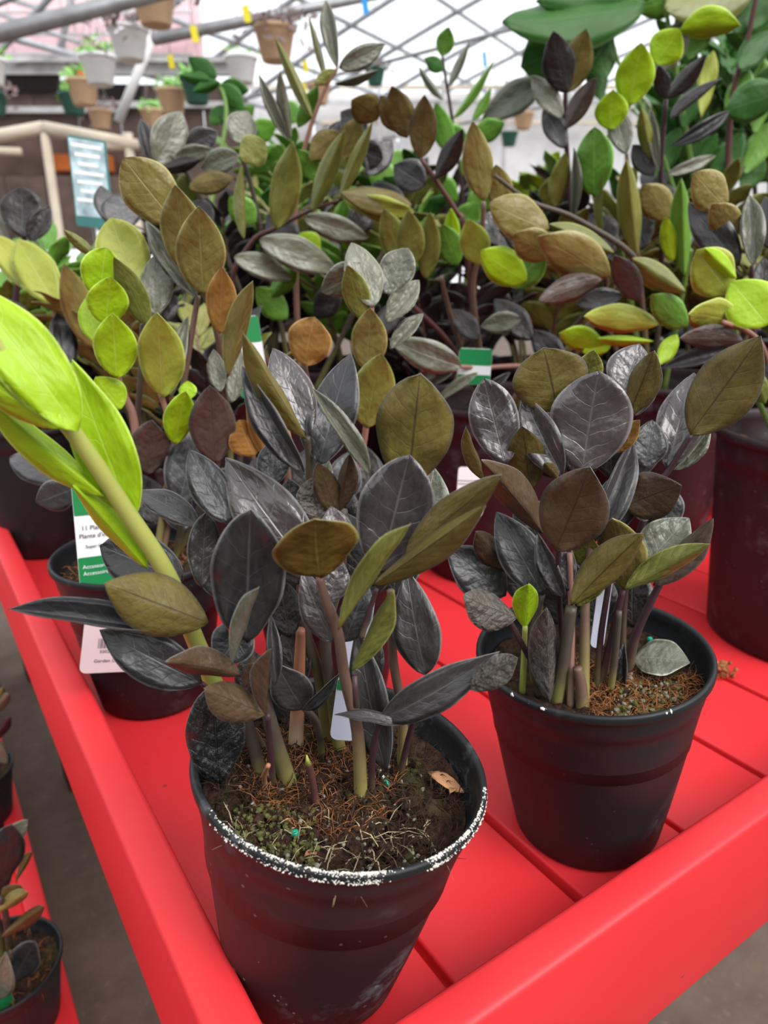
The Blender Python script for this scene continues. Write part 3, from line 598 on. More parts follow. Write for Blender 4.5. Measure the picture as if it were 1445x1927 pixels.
# ------------------------------------------------------------------ plants behind the front pair
def tagcard(P, u, v, D, w_, h_, bands, lines=(), lean=-8, yaw=0, tiltz=0, back='tag_white'):
    """plastic stake tag: card, coloured bands and printed lines (y from the card centre, in metres)"""
    p = at(u, v, D); mw = facing(p, tiltz, lean, yaw); c = card('plant_tag', w_, h_, back, P.root, mw)
    for y0, y1, m_ in bands: card('tag_band', w_*.985, abs(y1-y0), m_, c, mw @ M.Translation((0, (y0+y1)/2, .0007)), .0004, .0012)
    for y, tx, sz, m_ in lines: text('tag_print', tx, sz, c, mw @ M.Translation((0, y, .0011)), m_)
    return c, mw
# plant behind the front one, on the left
P3 = Plant('plant with lime and bronze sprigs in a black pot with a green and white tag', 245, .66, soil=.88); S = P3.stem; P3.wf = 1.12
S([(270, 1060), (262, 930), (253, 795), (235, 746), (222, 705), (205, 560), (200, 480)], 18, 'stem_pink', 0, taper=.5); S([(300, 1060), (335, 900), (329, 839), (318, 791), (302, 740)], 14, 'stem_pink', 0); S([(240, 1050), (250, 900), (265, 700), (268, 610)], 14, 'stem_olive', 3)
S([(330, 1050), (400, 900), (410, 860)], 14, 'stem_olive', -1); S([(330, 1055), (345, 960), (345, 930)], 13, 'stem_olive', -1); S([(215, 1050), (160, 930), (138, 910)], 14, 'stem_olive', -2); S([(290, 1070), (330, 820), (362, 620), (373, 556)], 14, 'stem_tan', 2)
P3.leaves('''
186 562 199 468 70 Ll v=4 d=-.5 e=-1; 200 612 206 517 68 Ll v=0 d=-1.0 e=-1; 220 712 213 586 72 Ll v=0 d=-1.6 e=-1; 182 645 160 555 40 Ul v=0 d=.3; 228 770 180 708 58 Ll v=0 d=-.8 e=-.5; 258 545 208 416 84 Uy v=4 d=2; 182 482 118 432 20 Lw v=1 d=2.5; 278 614 216 480 46 Lw v=0 d=.5;
290 595 301 466 58 Uv v=3 d=1.2; 306 748 299 582 78 Ly v=0 d=-1; 322 748 351 592 32 Uv v=1 d=0; 329 836 348 730 52 Ll v=0 d=-1.4; 355 752 352 716 30 Ul v=0 d=-.6; 405 872 394 719 78 Lp v=0 d=-2; 336 952 376 793 78 Ui v=0 d=-1.6; 276 892 289 785 66 Lp v=0 d=-.5;
140 907 -6 842 64 Uk v=2 d=-2; 142 918 66 948 56 Uk v=0 d=-2.2 e=-1; 383 555 372 384 84 Lb v=0 d=0; 352 515 333 344 74 Lb v=0 d=.8; 332 422 232 298 92 Lb v=4 d=1.2; 372 562 268 410 36 Uv v=1 d=1.6; 300 990 260 890 60 Uj v=0 d=1; 345 1000 320 900 60 Ui v=0 d=1; 375 985 430 880 70 Ui v=0 d=2''')
c, mw = tagcard(P3, 176, 1000, .60, .030, .100, [(.015, .05, 'tag_green'), (-.05, -.022, 'tag_green')], [(.024, '11', .014, 'tag_white'), (.002, '11 Plants', .0055, 'ink'), (-.005, 'Plante d\'int', .0055, 'ink'), (-.014, 'Super Co', .004, 'ink'), (-.032, 'Accessories', .0048, 'tag_white'), (-.038, 'Accessoires', .0048, 'tag_white')], -4, 10, -4)
pl = at(212, 1208, .575); lw = facing(pl, -12, 12, 2); c = card('price_label', .050, .062, 'label_pink', P3.root, lw, .0006, .006)
Rb = random.Random(4); x = -.012; vs = []; fs = []
while x < .012:
    w_ = Rb.choice((.0004, .0007, .0011)); k = len(vs); vs += [(x, -.006, .0005), (x+w_, -.006, .0005), (x+w_, .004, .0005), (x, .004, .0005)]; fs.append((k, k+1, k+2, k+3)); x += w_+Rb.choice((.0004, .0007))
part('barcode', mesh('barcode', vs, fs, 'ink', smooth=False), c, lw)
text('label_print', '52021 2421', .0042, c, lw @ M.Translation((0, -.0105, .0006))); text('label_print', 'Garden Centre', .0045, c, lw @ M.Translation((0, -.020, .0006)))
slivers(P3, 160, (.006, .02), (.0003, .0006), 21, 'coir')

# plant behind the front one, centre
P4 = Plant('plant with bronze and orange sprigs in a black pot directly behind the foremost pot', 612, .66); S = P4.stem; P4.wf = 1.12
S([(660, 1010), (672, 900), (682, 846), (690, 790), (695, 690), (700, 570)], 15, 'stem_pink', 0, taper=.6); S([(560, 1010), (545, 930), (541, 885), (520, 780)], 15, 'stem_pink', 0); S([(570, 1005), (450, 820), (422, 729), (411, 642), (395, 580), (380, 545)], 14, 'stem_tan', 1, taper=.8); S([(600, 1000), (590, 800), (573, 684)], 13, 'stem_tan', 2)
P4.leaves('''
413 628 420 498 52 Lo v=0 d=-.4; 429 710 473 520 40 Lb v=1 d=-.2; 415 738 400 655 32 Uv v=0 d=.6; 435 758 453 655 34 Uv v=0 d=.8; 478 858 447 788 62 Lo v=0 d=-.8; 541 890 468 716 66 Lo v=0 d=0; 573 688 589 599 76 Lo v=4 d=1; 703 578 663 451 62 Us v=0 d=-.2; 682 602 655 495 46 Lw v=0 d=.2;
690 700 699 575 62 Lb v=0 d=-.6; 689 806 716 659 76 Lw v=0 d=-1.2; 722 552 768 470 60 Us v=4 d=1; 727 606 790 524 42 Us v=1 d=.8; 734 657 797 587 28 Us v=1 d=1; 690 500 605 556 58 Us v=2 d=1.4 e=0; 640 950 655 850 60 Ui v=0 d=0; 740 1010 770 900 70 Ui v=0 d=1; 500 960 480 860 60 Ui v=0 d=1; 560 960 600 830 70 Uj v=0 d=3; 700 960 690 840 60 Uj v=0 d=3''')
tagcard(P1, 668, 1222, .372, .0155, .106, [(-.018, -.024, 'tag_green')], (), -8, 6, -10, 'tag_lilac')
tagcard(P4, 470, 672, .80, .032, .085, [(.015, .042, 'tag_green'), (-.042, -.032, 'tag_green')], (), -5, 15, 4)
# lilac tag in the second pot
tagcard(P2, 1132, 1150, .475, .010, .055, [], (), -4, 20, -4, 'tag_lilac')

# far-left pot
P5 = Plant('pale yellow-olive leaved plant in a tall black pot at the far left bench edge', 80, 1.09, rt=.09, rb=.072, H=.20); S = P5.stem
S([(60, 800), (80, 700), (104, 573), (60, 480)], 13, 'stem_pink', -6); S([(90, 800), (118, 712), (118, 660)], 13, 'stem_olive', -8); S([(50, 800), (30, 600), (46, 446)], 13, 'stem_purple', 2); S([(120, 800), (170, 660), (130, 540)], 12, 'stem_pink', -8)
P5.leaves('''95 568 -24 430 62 Uy v=0 d=-9; 106 575 28 443 74 Uy v=0 d=-10; 175 656 118 492 58 Lb v=0 d=-11; 118 716 116 577 52 Ui v=0 d=-12; 45 448 42 354 76 Uj v=4 d=0; 56 454 94 386 40 Uj v=1 d=-1; 232 432 221 360 72 Ui v=0 d=0; 205 420 190 345 40 Ui v=0 d=2; 20 470 -40 360 40 Us v=1 d=1; 60 640 -10 560 60 Uj v=0 d=-4; 160 780 120 690 50 Uj v=0 d=-3; 60 740 40 620 60 Uj v=0 d=-2''')
# big maroon pots
P6 = Plant('olive and bronze leaved plant leaning out of a large dark maroon pot', 930, 1.0, rt=.125, rb=.10, H=.245, mat='pot_maroon'); S = P6.stem
S([(950, 760), (1000, 697), (900, 692), (827, 687)], 13, 'stem_pink', -12, taper=.5); S([(930, 760), (848, 649), (772, 570), (760, 540)], 11, 'stem_red', -3); S([(980, 755), (1120, 600), (1200, 500), (1090, 415), (1000, 380), (930, 330)], 15, 'stem_olive', -8, taper=.5); S([(900, 760), (875, 450), (858, 398), (791, 297)], 14, 'stem_red', 0, taper=.6)
S([(960, 760), (1060, 640), (1140, 540), (1110, 490)], 12, 'stem_olive', -8); S([(890, 760), (850, 600), (830, 520)], 11, 'stem_tan', 0); S([(915, 760), (890, 560), (905, 470), (910, 380)], 12, 'stem_tan', 1)
P6.leaves('''
868 690 740 648 58 Us v=2 d=-12 e=-2; 855 698 796 730 18 Us v=1 d=-12; 900 701 817 757 20 Us v=1 d=-12 e=0; 830 690 778 720 24 Us v=1 d=-12; 960 700 870 770 20 Ui v=1 d=-11 e=0; 1146 523 1010 437 80 Lb v=0 d=-9; 1035 485 966 436 64 Lb v=0 d=-7; 1032 432 914 384 78 Lb v=0 d=-6; 1133 525 1000 564 48 Lp v=2 d=-10 e=-1; 1170 556 1084 572 40 Ui v=0 d=-9 e=0;
1202 568 1155 475 48 Lp v=0 d=-12; 1291 550 1182 485 46 Lw v=1 d=-11; 1156 476 1028 420 42 Lw v=1 d=-8; 1240 610 1078 586 52 Ly v=2 d=-9 e=-2; 1135 650 1048 624 46 Ll v=0 d=-8; 1230 642 1118 638 20 Ll v=1 d=-8 e=-1; 1275 630 1237 688 32 Ll v=0 d=-8; 1150 650 1094 662 28 Ll v=0 d=-8 e=0; 1292 616 1222 551 54 Lg v=0 d=-9;
911 378 886 227 56 Lb v=0 d=-4; 945 395 932 308 50 Lb v=0 d=-3; 765 260 738 160 54 Lk v=0 d=1; 756 248 714 180 42 Lk v=0 d=1.6; 791 299 801 177 52 Lk v=0 d=0; 712 224 662 182 56 Lk v=2 d=1.5; 820 336 873 242 38 Lj v=1 d=0; 760 505 722 390 52 Lw v=0 d=3; 772 505 772 392 52 Lw v=0 d=2; 800 525 812 396 44 Lw v=0 d=3; 905 500 880 410 56 Ly v=0 d=-2; 990 530 900 470 66 Ll v=0 d=-5; 960 540 1030 470 60 Lg v=0 d=-3;
980 600 905 615 40 Us v=0 d=0 e=0; 900 640 850 580 40 Uj v=0 d=2; 1000 640 930 560 50 Uj v=0 d=1; 1060 690 1000 620 50 Uj v=0 d=0; 1000 480 960 400 60 Uj v=0 d=3; 860 500 830 420 50 Lg v=0 d=3; 845 480 850 390 30 Ll v=1 d=3; 700 640 760 560 40 Uj v=0 d=4''')
tagcard(P6, 885, 925, .86, .034, .060, [(.014, .0125, 'grey_beam'), (.010, .0085, 'grey_beam'), (-.009, -.014, 'grey_beam')], (), -6, 14, -4, 'label_pink'); tagcard(P6, 893, 690, .93, .042, .045, [(.002, .022, 'tag_green'), (-.022, -.010, 'tag_green')], (), 2, 10, -3)
P7 = Plant('plant with purple and yellow-green leaves in the largest maroon pot beside the veined plant', base=V((.835, .375, 0)), rt=.125, rb=.105, H=.245, mat='pot_maroon'); S = P7.stem
S([(1420, 800), (1450, 700), (1422, 635), (1360, 606)], 12, 'stem_pink', -2); S([(1400, 810), (1395, 680), (1380, 550)], 11, 'stem_green', 2); S([(1440, 800), (1420, 640), (1415, 500)], 11, 'stem_purple', 3)
P7.leaves('''
1392 610 1276 572 64 Ly v=2 d=0 e=-2; 1374 552 1305 468 84 Ly v=0 d=1; 1386 524 1321 464 34 Ll v=1 d=0; 1445 612 1377 528 92 Ul v=0 d=-2; 1399 642 1266 624 44 Lp v=2 d=-1 e=0; 1376 656 1248 690 34 Ui v=1 d=0 e=0; 1391 500 1294 380 64 Ui v=0 d=2; 1416 500 1412 361 42 Us v=1 d=1; 1386 442 1338 380 54 Lb v=0 d=3; 1366 390 1300 324 66 Lb v=0 d=4; 1450 470 1437 368 44 Ui v=0 d=3; 1440 760 1410 700 40 Lw v=1 d=2; 1440 740 1430 660 36 Uj v=0 d=3; 1430 600 1440 480 50 Uj v=0 d=5''')
for u0, u1, v0 in ((1330, 1420, 742), (1380, 1445, 770)): pass
slivers(P7, 120, (.01, .03), (.0005, .001), 31, 'coir')
bits = [V((onz(1365, 1272, 0).x, onz(1365, 1272, 0).y, 0))+V((R.uniform(-.012, .012), R.uniform(-.008, .012), R.uniform(.001, .012))) for _ in range(46)]
def crumb_pile():
    o = empty('soil_crumbs', bits[0], 'small heap of brown soil crumbs at the foot of the large maroon pot', 'soil')
    lumps(None, [(b, R.uniform(.0012, .0032)) for b in bits], 'coir', 'crumbs', M.Identity(4), o)
crumb_pile()
P8 = Plant('tall plant with lime green upright leaves among black ones, behind the veined plant', 1215, 1.15, rt=.125, rb=.10, H=.245, mat='pot_maroon'); S = P8.stem
S([(1215, 740), (1170, 480), (1118, 370), (1150, 245), (1185, 197), (1235, 115), (1279, 55)], 11, 'stem_green', 0, taper=.5); S([(1230, 740), (1245, 500), (1243, 332), (1253, 187)], 11, 'stem_purple', 2); S([(1190, 740), (1090, 460), (1066, 277), (1064, 173)], 11, 'stem_purple', 1); S([(1225, 740), (1200, 480), (1179, 290)], 10, 'stem_tan', 1); S([(1250, 740), (1290, 520), (1300, 470)], 10, 'stem_green', -1)
P8.leaves('''
1288 520 1279 330 38 Lg v=1 d=-4; 1265 492 1250 404 30 Ll v=0 d=-4; 1199 483 1175 294 42 Lw v=1 d=-3; 1135 452 1132 289 17 Lw v=6 d=-2 e=0; 1118 370 1118 241 68 Lg v=4 d=-1; 1042 390 1064 284 36 Lw v=0 d=0; 1075 414 1080 277 20 Us v=6 d=-1 e=0; 1064 175 1038 58 60 Lj v=0 d=0; 1066 175 1104 54 60 Lk v=0 d=.6; 1059 222 998 141 38 Us v=3 d=0; 1063 279 1022 199 40 Ui v=0 d=.4; 1064 243 1122 144 38 Lp v=1 d=0;
1185 199 1206 79 70 Ll v=0 d=-1; 1232 120 1279 54 66 Ll v=0 d=-.5; 1279 57 1393 42 52 Ll v=1 d=-1 e=-2 r=30; 1148 245 1153 168 60 Ll v=0 d=0; 1178 290 1154 194 44 Us v=0 d=-.6; 1253 185 1330 104 34 Lj v=1 d=0; 1253 185 1238 122 30 Lj v=0 d=0; 1262 223 1358 147 24 Lj v=6 d=0 e=0; 1262 275 1379 208 28 Ui v=1 d=-.5 e=0; 1253 329 1361 292 24 Us v=2 d=-1 e=0; 1240 322 1222 198 20 Us v=1 d=0; 1230 330 1190 270 40 Uj v=0 d=1;
1260 412 1205 345 58 Lb v=0 d=0; 1210 470 1185 370 60 Uj v=0 d=1; 1150 470 1110 400 60 Uj v=0 d=2; 1255 480 1300 400 60 Uj v=0 d=2; 1225 300 1205 200 26 Lw v=1 d=1''')
P9 = Plant('arching olive-leaved plant with dusty grey leaves, centre of the back row', 560, 1.12, rt=.125, rb=.10, H=.245, mat='pot_maroon'); S = P9.stem
S([(540, 740), (440, 560), (471, 460), (519, 429), (580, 398), (637, 377)], 12, 'stem_red', -3, taper=.5); S([(570, 740), (555, 420), (568, 304), (588, 228), (613, 165), (635, 128)], 12, 'stem_pink', 0, taper=.5); S([(520, 740), (400, 420), (330, 300), (300, 310)], 11, 'stem_olive', 1); S([(600, 740), (700, 520), (770, 390)], 11, 'stem_olive', 0); S([(560, 740), (480, 380), (450, 290)], 11, 'stem_olive', 3)
P9.leaves('''
519 432 556 264 56 Lw v=0 d=-4; 587 402 650 240 36 Lv v=1 d=-3; 637 379 702 227 26 Lv v=1 d=-2; 635 130 610 -8 30 Us v=1 d=0; 637 128 728 86 38 Us v=2 d=0 e=0; 613 150 580 27 14 Lw v=6 d=0 e=0; 588 223 518 72 22 Lw v=1 d=0 e=0; 548 262 524 132 24 Ls v=1 d=1; 543 265 484 137 22 Us v=1 d=1 e=0; 630 157 714 131 16 Ls v=6 d=0 e=0; 633 132 590 160 22 Lw v=0 d=0 e=0;
775 385 640 376 50 Lk v=2 d=-2 e=0 r=20; 778 398 640 386 44 Uy v=2 d=-2.5 e=0 r=-20; 571 408 695 452 46 Uv v=2 d=-5 e=1; 488 452 640 506 60 Uv v=2 d=-6 e=1; 440 484 552 520 44 Us v=2 d=-6 e=1; 294 310 346 208 68 Us v=0 d=0; 284 310 265 219 28 Ui v=1 d=0; 350 278 410 248 44 Ui v=0 d=1 e=0; 330 294 402 284 32 Us v=0 d=.5 e=0; 300 320 380 300 26 Lj v=1 d=-.5 e=0; 450 292 374 316 44 Us v=2 d=-1 e=0;
355 352 442 335 40 Lk v=0 d=-1 e=0; 443 268 467 206 56 Us v=0 d=1; 500 268 452 300 56 Lw v=0 d=0 e=0; 460 450 455 310 22 Lw v=6 d=-5 e=0; 400 420 350 380 50 Uj v=0 d=1; 480 420 430 370 50 Lg v=0 d=2; 560 470 500 400 60 Uj v=0 d=2; 600 340 560 280 40 Lg v=0 d=3; 640 300 680 220 50 Lk v=0 d=2; 690 330 740 260 46 Ui v=0 d=2; 600 480 560 440 50 Ll v=0 d=0; 640 540 590 600 50 Uj v=0 d=0; 540 600 480 540 50 Lg v=0 d=2; 660 440 700 380 50 Uj v=0 d=1; 510 560 560 490 40 Lg v=1 d=1; 620 290 650 220 40 Uj v=0 d=3; 690 250 640 210 50 Ui v=0 d=3 e=0; 560 240 600 160 30 Lg v=0 d=4; 640 250 580 300 50 Lk v=0 d=1 e=0; 720 300 670 280 50 Uj v=0 d=2 e=0; 800 350 740 310 60 Ui v=0 d=2 e=0;760 420 700 340 60 Uj v=0 d=4''')
P10 = Plant('slender green plant with narrow pointed leaves rising against the white roof', 850, 1.62, rt=.11, rb=.09, H=.22); S = P10.stem
S([(860, 640), (870, 400), (853, 242), (837, 138), (832, 104)], 8, 'stem_purple', 0, taper=.6); S([(880, 640), (885, 420), (880, 260)], 9, 'stem_green', 0)
P10.leaves('''831 106 845 50 34 Lg v=0 d=0; 836 130 798 112 26 Ld v=2 d=0 e=0; 834 188 786 126 15 Ls v=1 d=0 e=0; 844 164 883 80 17 Ls v=1 d=0 e=0; 853 223 928 120 17 Lg v=1 d=0 e=0; 889 226 925 167 18 Lg v=1 d=0 e=0; 850 292 817 192 40 Lg v=0 d=1; 880 262 820 250 40 Lg v=0 d=2; 890 260 950 230 40 Lg v=0 d=1; 870 330 910 270 40 Lg v=0 d=1; 860 380 800 330 50 Lg v=0 d=1; 880 400 940 350 50 Lg v=0 d=1; 720 330 780 290 50 Lg v=0 d=1 e=0; 860 440 900 380 50 Lg v=0 d=0; 740 360 700 300 50 Lg v=0 d=1 e=0''')

# filler plants farther back, free grown
def filler(label, u, D, z, H, h, types, nst, seed, leafL=.075, spread=.5, rt=.12, mat='pot_maroon'):
    P = Plant(label, u, D, rt=rt, rb=rt*.8, H=H, mat=mat, z=z); P.zz(nst, h, types, leafL, spread, seed); return P
filler('black-leaved plant in a maroon pot between the two tall sprig plants, half hidden', 480, 1.45, 0, .24, .32, 'jjiw', 11, 1, .08)
filler('dusky green plant in a maroon pot behind the arching olive plant', 690, 1.42, 0, .24, .34, 'wgjw', 12, 2, .08)
filler('dark plant in a maroon pot behind the horizontal pink stem', 1010, 1.38, 0, .24, .30, 'jwij', 11, 3, .08)
filler('olive plant in a maroon pot behind the lime upright leaves', 1330, 1.45, 0, .24, .34, 'wbjw', 11, 4, .08)
gp = filler('leafy bright green plant in a black pot with the printed sign', 130, 1.42, 0, .20, .30, 'gggl', 10, 5, .085, .40, .11, 'pot_black_clean')
filler('green plant in a black pot on the raised bench, left of the narrow-leaved plant', 600, 2.1, .28, .22, .26, 'gdg', 10, 6, .10, .5, .12, 'pot_black_clean')
filler('fresh green plant in a black pot on the raised bench under the narrow-leaved plant', 980, 2.42, .28, .22, .20, 'glg', 10, 7, .10, .5, .12, 'pot_black_clean')
filler('green plant in a ribbed black pot at the right end of the raised bench', 1400, 2.0, .28, .22, .50, 'ddgd', 9, 8, .12, .28, .13, 'pot_black_clean')
filler('deep green plant in a black pot on the raised bench behind the lime leaves', 1240, 2.32, .28, .22, .50, 'ddg', 9, 9, .12, .28, .13, 'pot_black_clean')
filler('dusky plant in a small black pot behind the orange sprigs', 400, .93, 0, .18, .20, 'jiwj', 7, 12, .065, .35, .075)
filler('black-leaved plant in a black pot behind the lime chain of leaves', 300, 1.25, 0, .20, .24, 'jig', 8, 13, .075, .4, .09)
filler('dense mixed green plant in a maroon pot before the raised bench, centre', 760, 1.8, 0, .24, .44, 'wgjd', 12, 14, .095, .45)
filler('dense dark green plant in a maroon pot left of the heart-leaved climber', 1140, 1.72, 0, .24, .40, 'djgw', 12, 15, .095, .45)
filler('dense green plant in a maroon pot before the raised bench, left of centre', 500, 1.72, 0, .24, .42, 'gwdj', 12, 16, .095, .45, .11)
def filler2(label, x, y, H, h, types, nst, seed, leafL, spread, rt):  # extra plants whose ink-dark leaves stand in for the shaded gaps
    P = Plant(label, base=V((x, y, .0006)), rt=rt, rb=rt*.8, H=H, mat='pot_maroon'); P.zz(nst, h, types, leafL, spread, seed)
filler2('low filler plant, leaves blackened to stand in for shade, in a maroon pot between the leaning olive plant and the arching one', .77, .985, .20, .22, 'jij', 9, 41, .07, .4, .09)
filler2('low filler plant, leaves darkened to stand in for shade, in a maroon pot behind the largest maroon pot', 1.22, .60, .22, .26, 'jiw', 9, 42, .075, .45, .10)
filler2('low filler plant, leaves darkened to stand in for shade, in a maroon pot behind the narrow-leaved plant', 1.27, 1.02, .22, .26, 'jjw', 9, 43, .08, .45, .10)
filler2('low olive plant in a maroon pot left of the dense centre plant', .30, 1.10, .20, .20, 'jwi', 8, 44, .07, .4, .08)
# large-leaved climber, upper right
P11 = Plant('large heart-leaved deep green climber towering at the upper right', 1330, 1.7, z=0, rt=.14, rb=.11, H=.26); S = P11.stem
S([(1350, 610), (1370, 300), (1378, 180), (1405, 80), (1430, -40)], 13, 'stem_red', 0, taper=.7); S([(1330, 610), (1250, 300), (1165, 120), (1153, 52)], 8, 'stem_green', 0, taper=.6); S([(1340, 610), (1300, 300), (1260, 60), (1240, -60)], 10, 'stem_green', 3)
P11.leaves('''
1215 10 938 66 84 Ld v=0 d=0 e=-6 r=40; 1240 -22 1000 14 70 Ld v=0 d=2 e=-4 r=20; 1142 52 982 122 112 Ld v=4 d=1 e=0 r=10; 1120 60 1140 150 60 Ld v=0 d=2 e=0; 1025 150 905 225 56 Us v=0 d=8 e=0; 1470 172 1356 210 70 Ld v=0 d=-4 e=0; 1420 -30 1240 30 90 Lw v=0 d=4 e=-4 r=30; 1290 40 1232 140 56 Us v=0 d=4 e=0; 1343 95 1317 224 34 Ly v=3 d=-3 e=0; 1130 -10 1160 60 50 Lg v=0 d=4 e=0; 1450 60 1385 135 50 Ld v=0 d=2; 1450 230 1400 330 44 Lg v=0 d=6 e=0; 1410 130 1370 225 44 Lg v=0 d=3 e=0; 1320 130 1285 245 40 Ld v=0 d=6 e=0; 1400 250 1335 335 44 Ld v=0 d=7 e=0; 1465 -20 1375 65 70 Ld v=0 d=3 e=0; 1300 -20 1195 20 60 Lg v=0 d=6 e=0; 1440 110 1420 255 44 Lg v=0 d=8 e=0; 1280 240 1235 335 40 Ld v=0 d=9 e=0; 1115 80 1130 195 40 Ld v=0 d=6 e=0; 1330 20 1295 115 50 Lg v=0 d=7 e=0; 1390 -10 1448 95 60 Lg v=0 d=5 e=0; 1440 300 1390 360 40 Ld v=0 d=8 e=0; 1350 250 1300 340 36 Ld v=1 d=8 e=0; 1390 330 1440 250 36 Lg v=1 d=9 e=0; 1310 300 1330 210 30 Ld v=1 d=9 e=0; 1420 200 1460 120 50 Ld v=0 d=6 e=0''')
# dark green hanging-height plant, upper left
P12 = Plant('glossy deep green plant spreading above the dusty grey leaves', 420, 2.0, z=.28, rt=.12, rb=.10, H=.24, mat='pot_black_clean'); S = P12.stem
S([(430, 330), (425, 230), (412, 156)], 9, 'stem_green', 0)
P12.leaves('''408 147 355 110 36 Ld v=0 d=0 e=0; 396 150 338 142 24 Ld v=1 d=-1 e=0; 414 155 362 172 22 Ld v=1 d=-1 e=0; 412 160 462 206 36 Ld v=0 d=-1 e=0; 415 160 470 170 30 Ld v=0 d=0 e=0; 420 200 450 240 34 Ld v=0 d=0 e=0; 425 200 395 235 30 Ld v=0 d=0 e=0; 425 230 490 250 36 Ld v=0 d=1 e=0; 430 240 480 200 34 Lg v=0 d=1 e=0; 560 230 530 190 40 Lg v=0 d=2 e=0; 470 260 520 230 40 Lg v=0 d=2 e=0''')
# printed sign card on a stake among the green leaves
sg = at(172, 345, 1.34); mw = facing(sg, -4, -6, 22)
sign = empty('plant_sign', V((sg.x, sg.y, .17)), 'glossy blurred printed plant sign on a stake at the left', 'sign')
c = card('sign_card', .064, .140, 'tag_teal', sign, mw, .0015, .004); card('sign_print', .058, .12, 'tag_print', c, mw @ M.Translation((-.002, .006, .0012)), .0006, .001)
for i in range(7): card('text_block', .050-.008*(i % 3), .006, 'tag_white', c, mw @ M.Translation((-.003, .056-.014*i, .0019)), .0005, .001)
tube('stake', [V((sg.x, sg.y, .165)), V((sg.x, sg.y, sg.z-.05))], .003, 'tag_white', sign)

# ------------------------------------------------------------------ small pots on the low bench
PL1 = Plant('small dark-leaved pot with a green tag on the low bench', base=V((0, 0, 0)) + V((onz(0, 1812, LZ+.125).x, onz(0, 1812, LZ+.125).y, LZ)), rt=.070, rb=.05, H=.125); PL1.D = PL1.base.dot(FH); S = PL1.stem
S([(20, 1800), (10, 1720), (0, 1690)], 14, 'stem_olive', -4); S([(5, 1810), (0, 1760), (-20, 1640)], 14, 'stem_olive', -2); S([(20, 1830), (20, 1790)], 10, 'stem_olive', -3)
PL1.leaves('''-10 1720 58 1672 26 Lb v=1 d=-4 e=0; 0 1765 92 1700 26 Lk v=1 d=-5 e=0; 5 1660 20 1560 60 Lj v=4 d=-3 e=0; -5 1600 50 1546 40 Us v=0 d=-1 e=1; 30 1660 62 1595 14 Lk v=1 d=-2 e=0; 10 1700 40 1660 40 Lk v=0 d=-3 e=0; 25 1845 70 1765 56 Uk v=4 d=-1 e=1; 0 1880 10 1800 40 Us v=1 d=-4 e=0; -30 1700 10 1600 60 Uj v=0 d=0 e=0''')
tagcard(PL1, 0, 1895, PL1.D-.04, .03, .04, [(-.02, .01, 'tag_green')], (), 0, 10, 10)
PL2 = Plant('small black pot on the low bench, partly cut off by the left picture edge', base=V((onz(-62, 1450, LZ+.125).x, onz(-62, 1450, LZ+.125).y, LZ)), rt=.070, rb=.05, H=.125); PL2.D = PL2.base.dot(FH)
PL2.stem([(-50, 1440), (-40, 1380), (-20, 1330)], 10, 'stem_olive', -2)
PL2.leaves('''-20 1350 20 1300 26 Ls v=1 d=-2 e=0; -30 1380 14 1440 30 Us v=0 d=-3 e=0; -40 1360 -10 1270 50 Uj v=0 d=0; -10 1330 8 1290 16 Lw v=1 d=-2 e=0; -20 1400 24 1345 20 Lj v=1 d=-3 e=0''')
slivers(PL1, 160, (.006, .016), (.0003, .0006), 22, 'coir')
# ------------------------------------------------------------------ greenhouse
def world_at(u, v, D): return at(u, v, D)
AX = radians(63); AV = V((sin(AX), cos(AX), 0)); QV = V((sin(AX-pi/2), cos(AX-pi/2), 0))       # purlins run along AV, eave lies towards QV
def rp(a, q, dz=0): return AV*a+QV*q+V((0, 0, 2.7+(10.5-q)*.42-.012*(10.5-q)**2+dz))
qs = [10.5-1.15*i for i in range(14)]; As = [-8+1.5*i for i in range(25)]
roof = empty('roof', rp(6, 4)); roof['kind'] = 'structure'
vs = []; fs = []
for i, q in enumerate(qs):
    for a in (As[0], As[-1]): vs.append(rp(a, q, .06))
for i in range(len(qs)-1): fs.append((2*i, 2*i+1, 2*i+3, 2*i+2))
film = part('roof_film', mesh('roof_film', vs, fs, 'film'), roof)
for q in qs: tube('purlin', [rp(As[0], q), rp(As[-1], q)], .040, 'truss_paint', roof, 6)
for a in As: tube('hoop', [rp(a, q) for q in qs[::2]]+[rp(a, qs[-1])], .044, 'truss_paint', roof, 6)
for a in As[::3]: tube('tie_bar', [rp(a, 10.5, -.05), rp(a, 10.5-1.15*13, -.3)+V((0, 0, -2.2))], .026, 'galvanized', roof, 6)
# gutter pipe that carries hanging baskets
pA, pB = at(-60, 78, 4.4), at(330, -22, 5.0)
g = pB-pA
hp = tube('basket_pipe', [pA-g*.4, pB+g*1.2], .045, 'galvanized', None, 10, False); h2 = tube('basket_pipe', [at(290, 74, 5.2), at(660, 0, 6.4), at(1000, -70, 7.5)], .035, 'galvanized', None, 8, False); tag(h2, 'thinner grey pipe crossing above the central tan basket', 'pipe')
tag(hp, 'grey pipe running under the roof that the hanging baskets hang from', 'pipe')
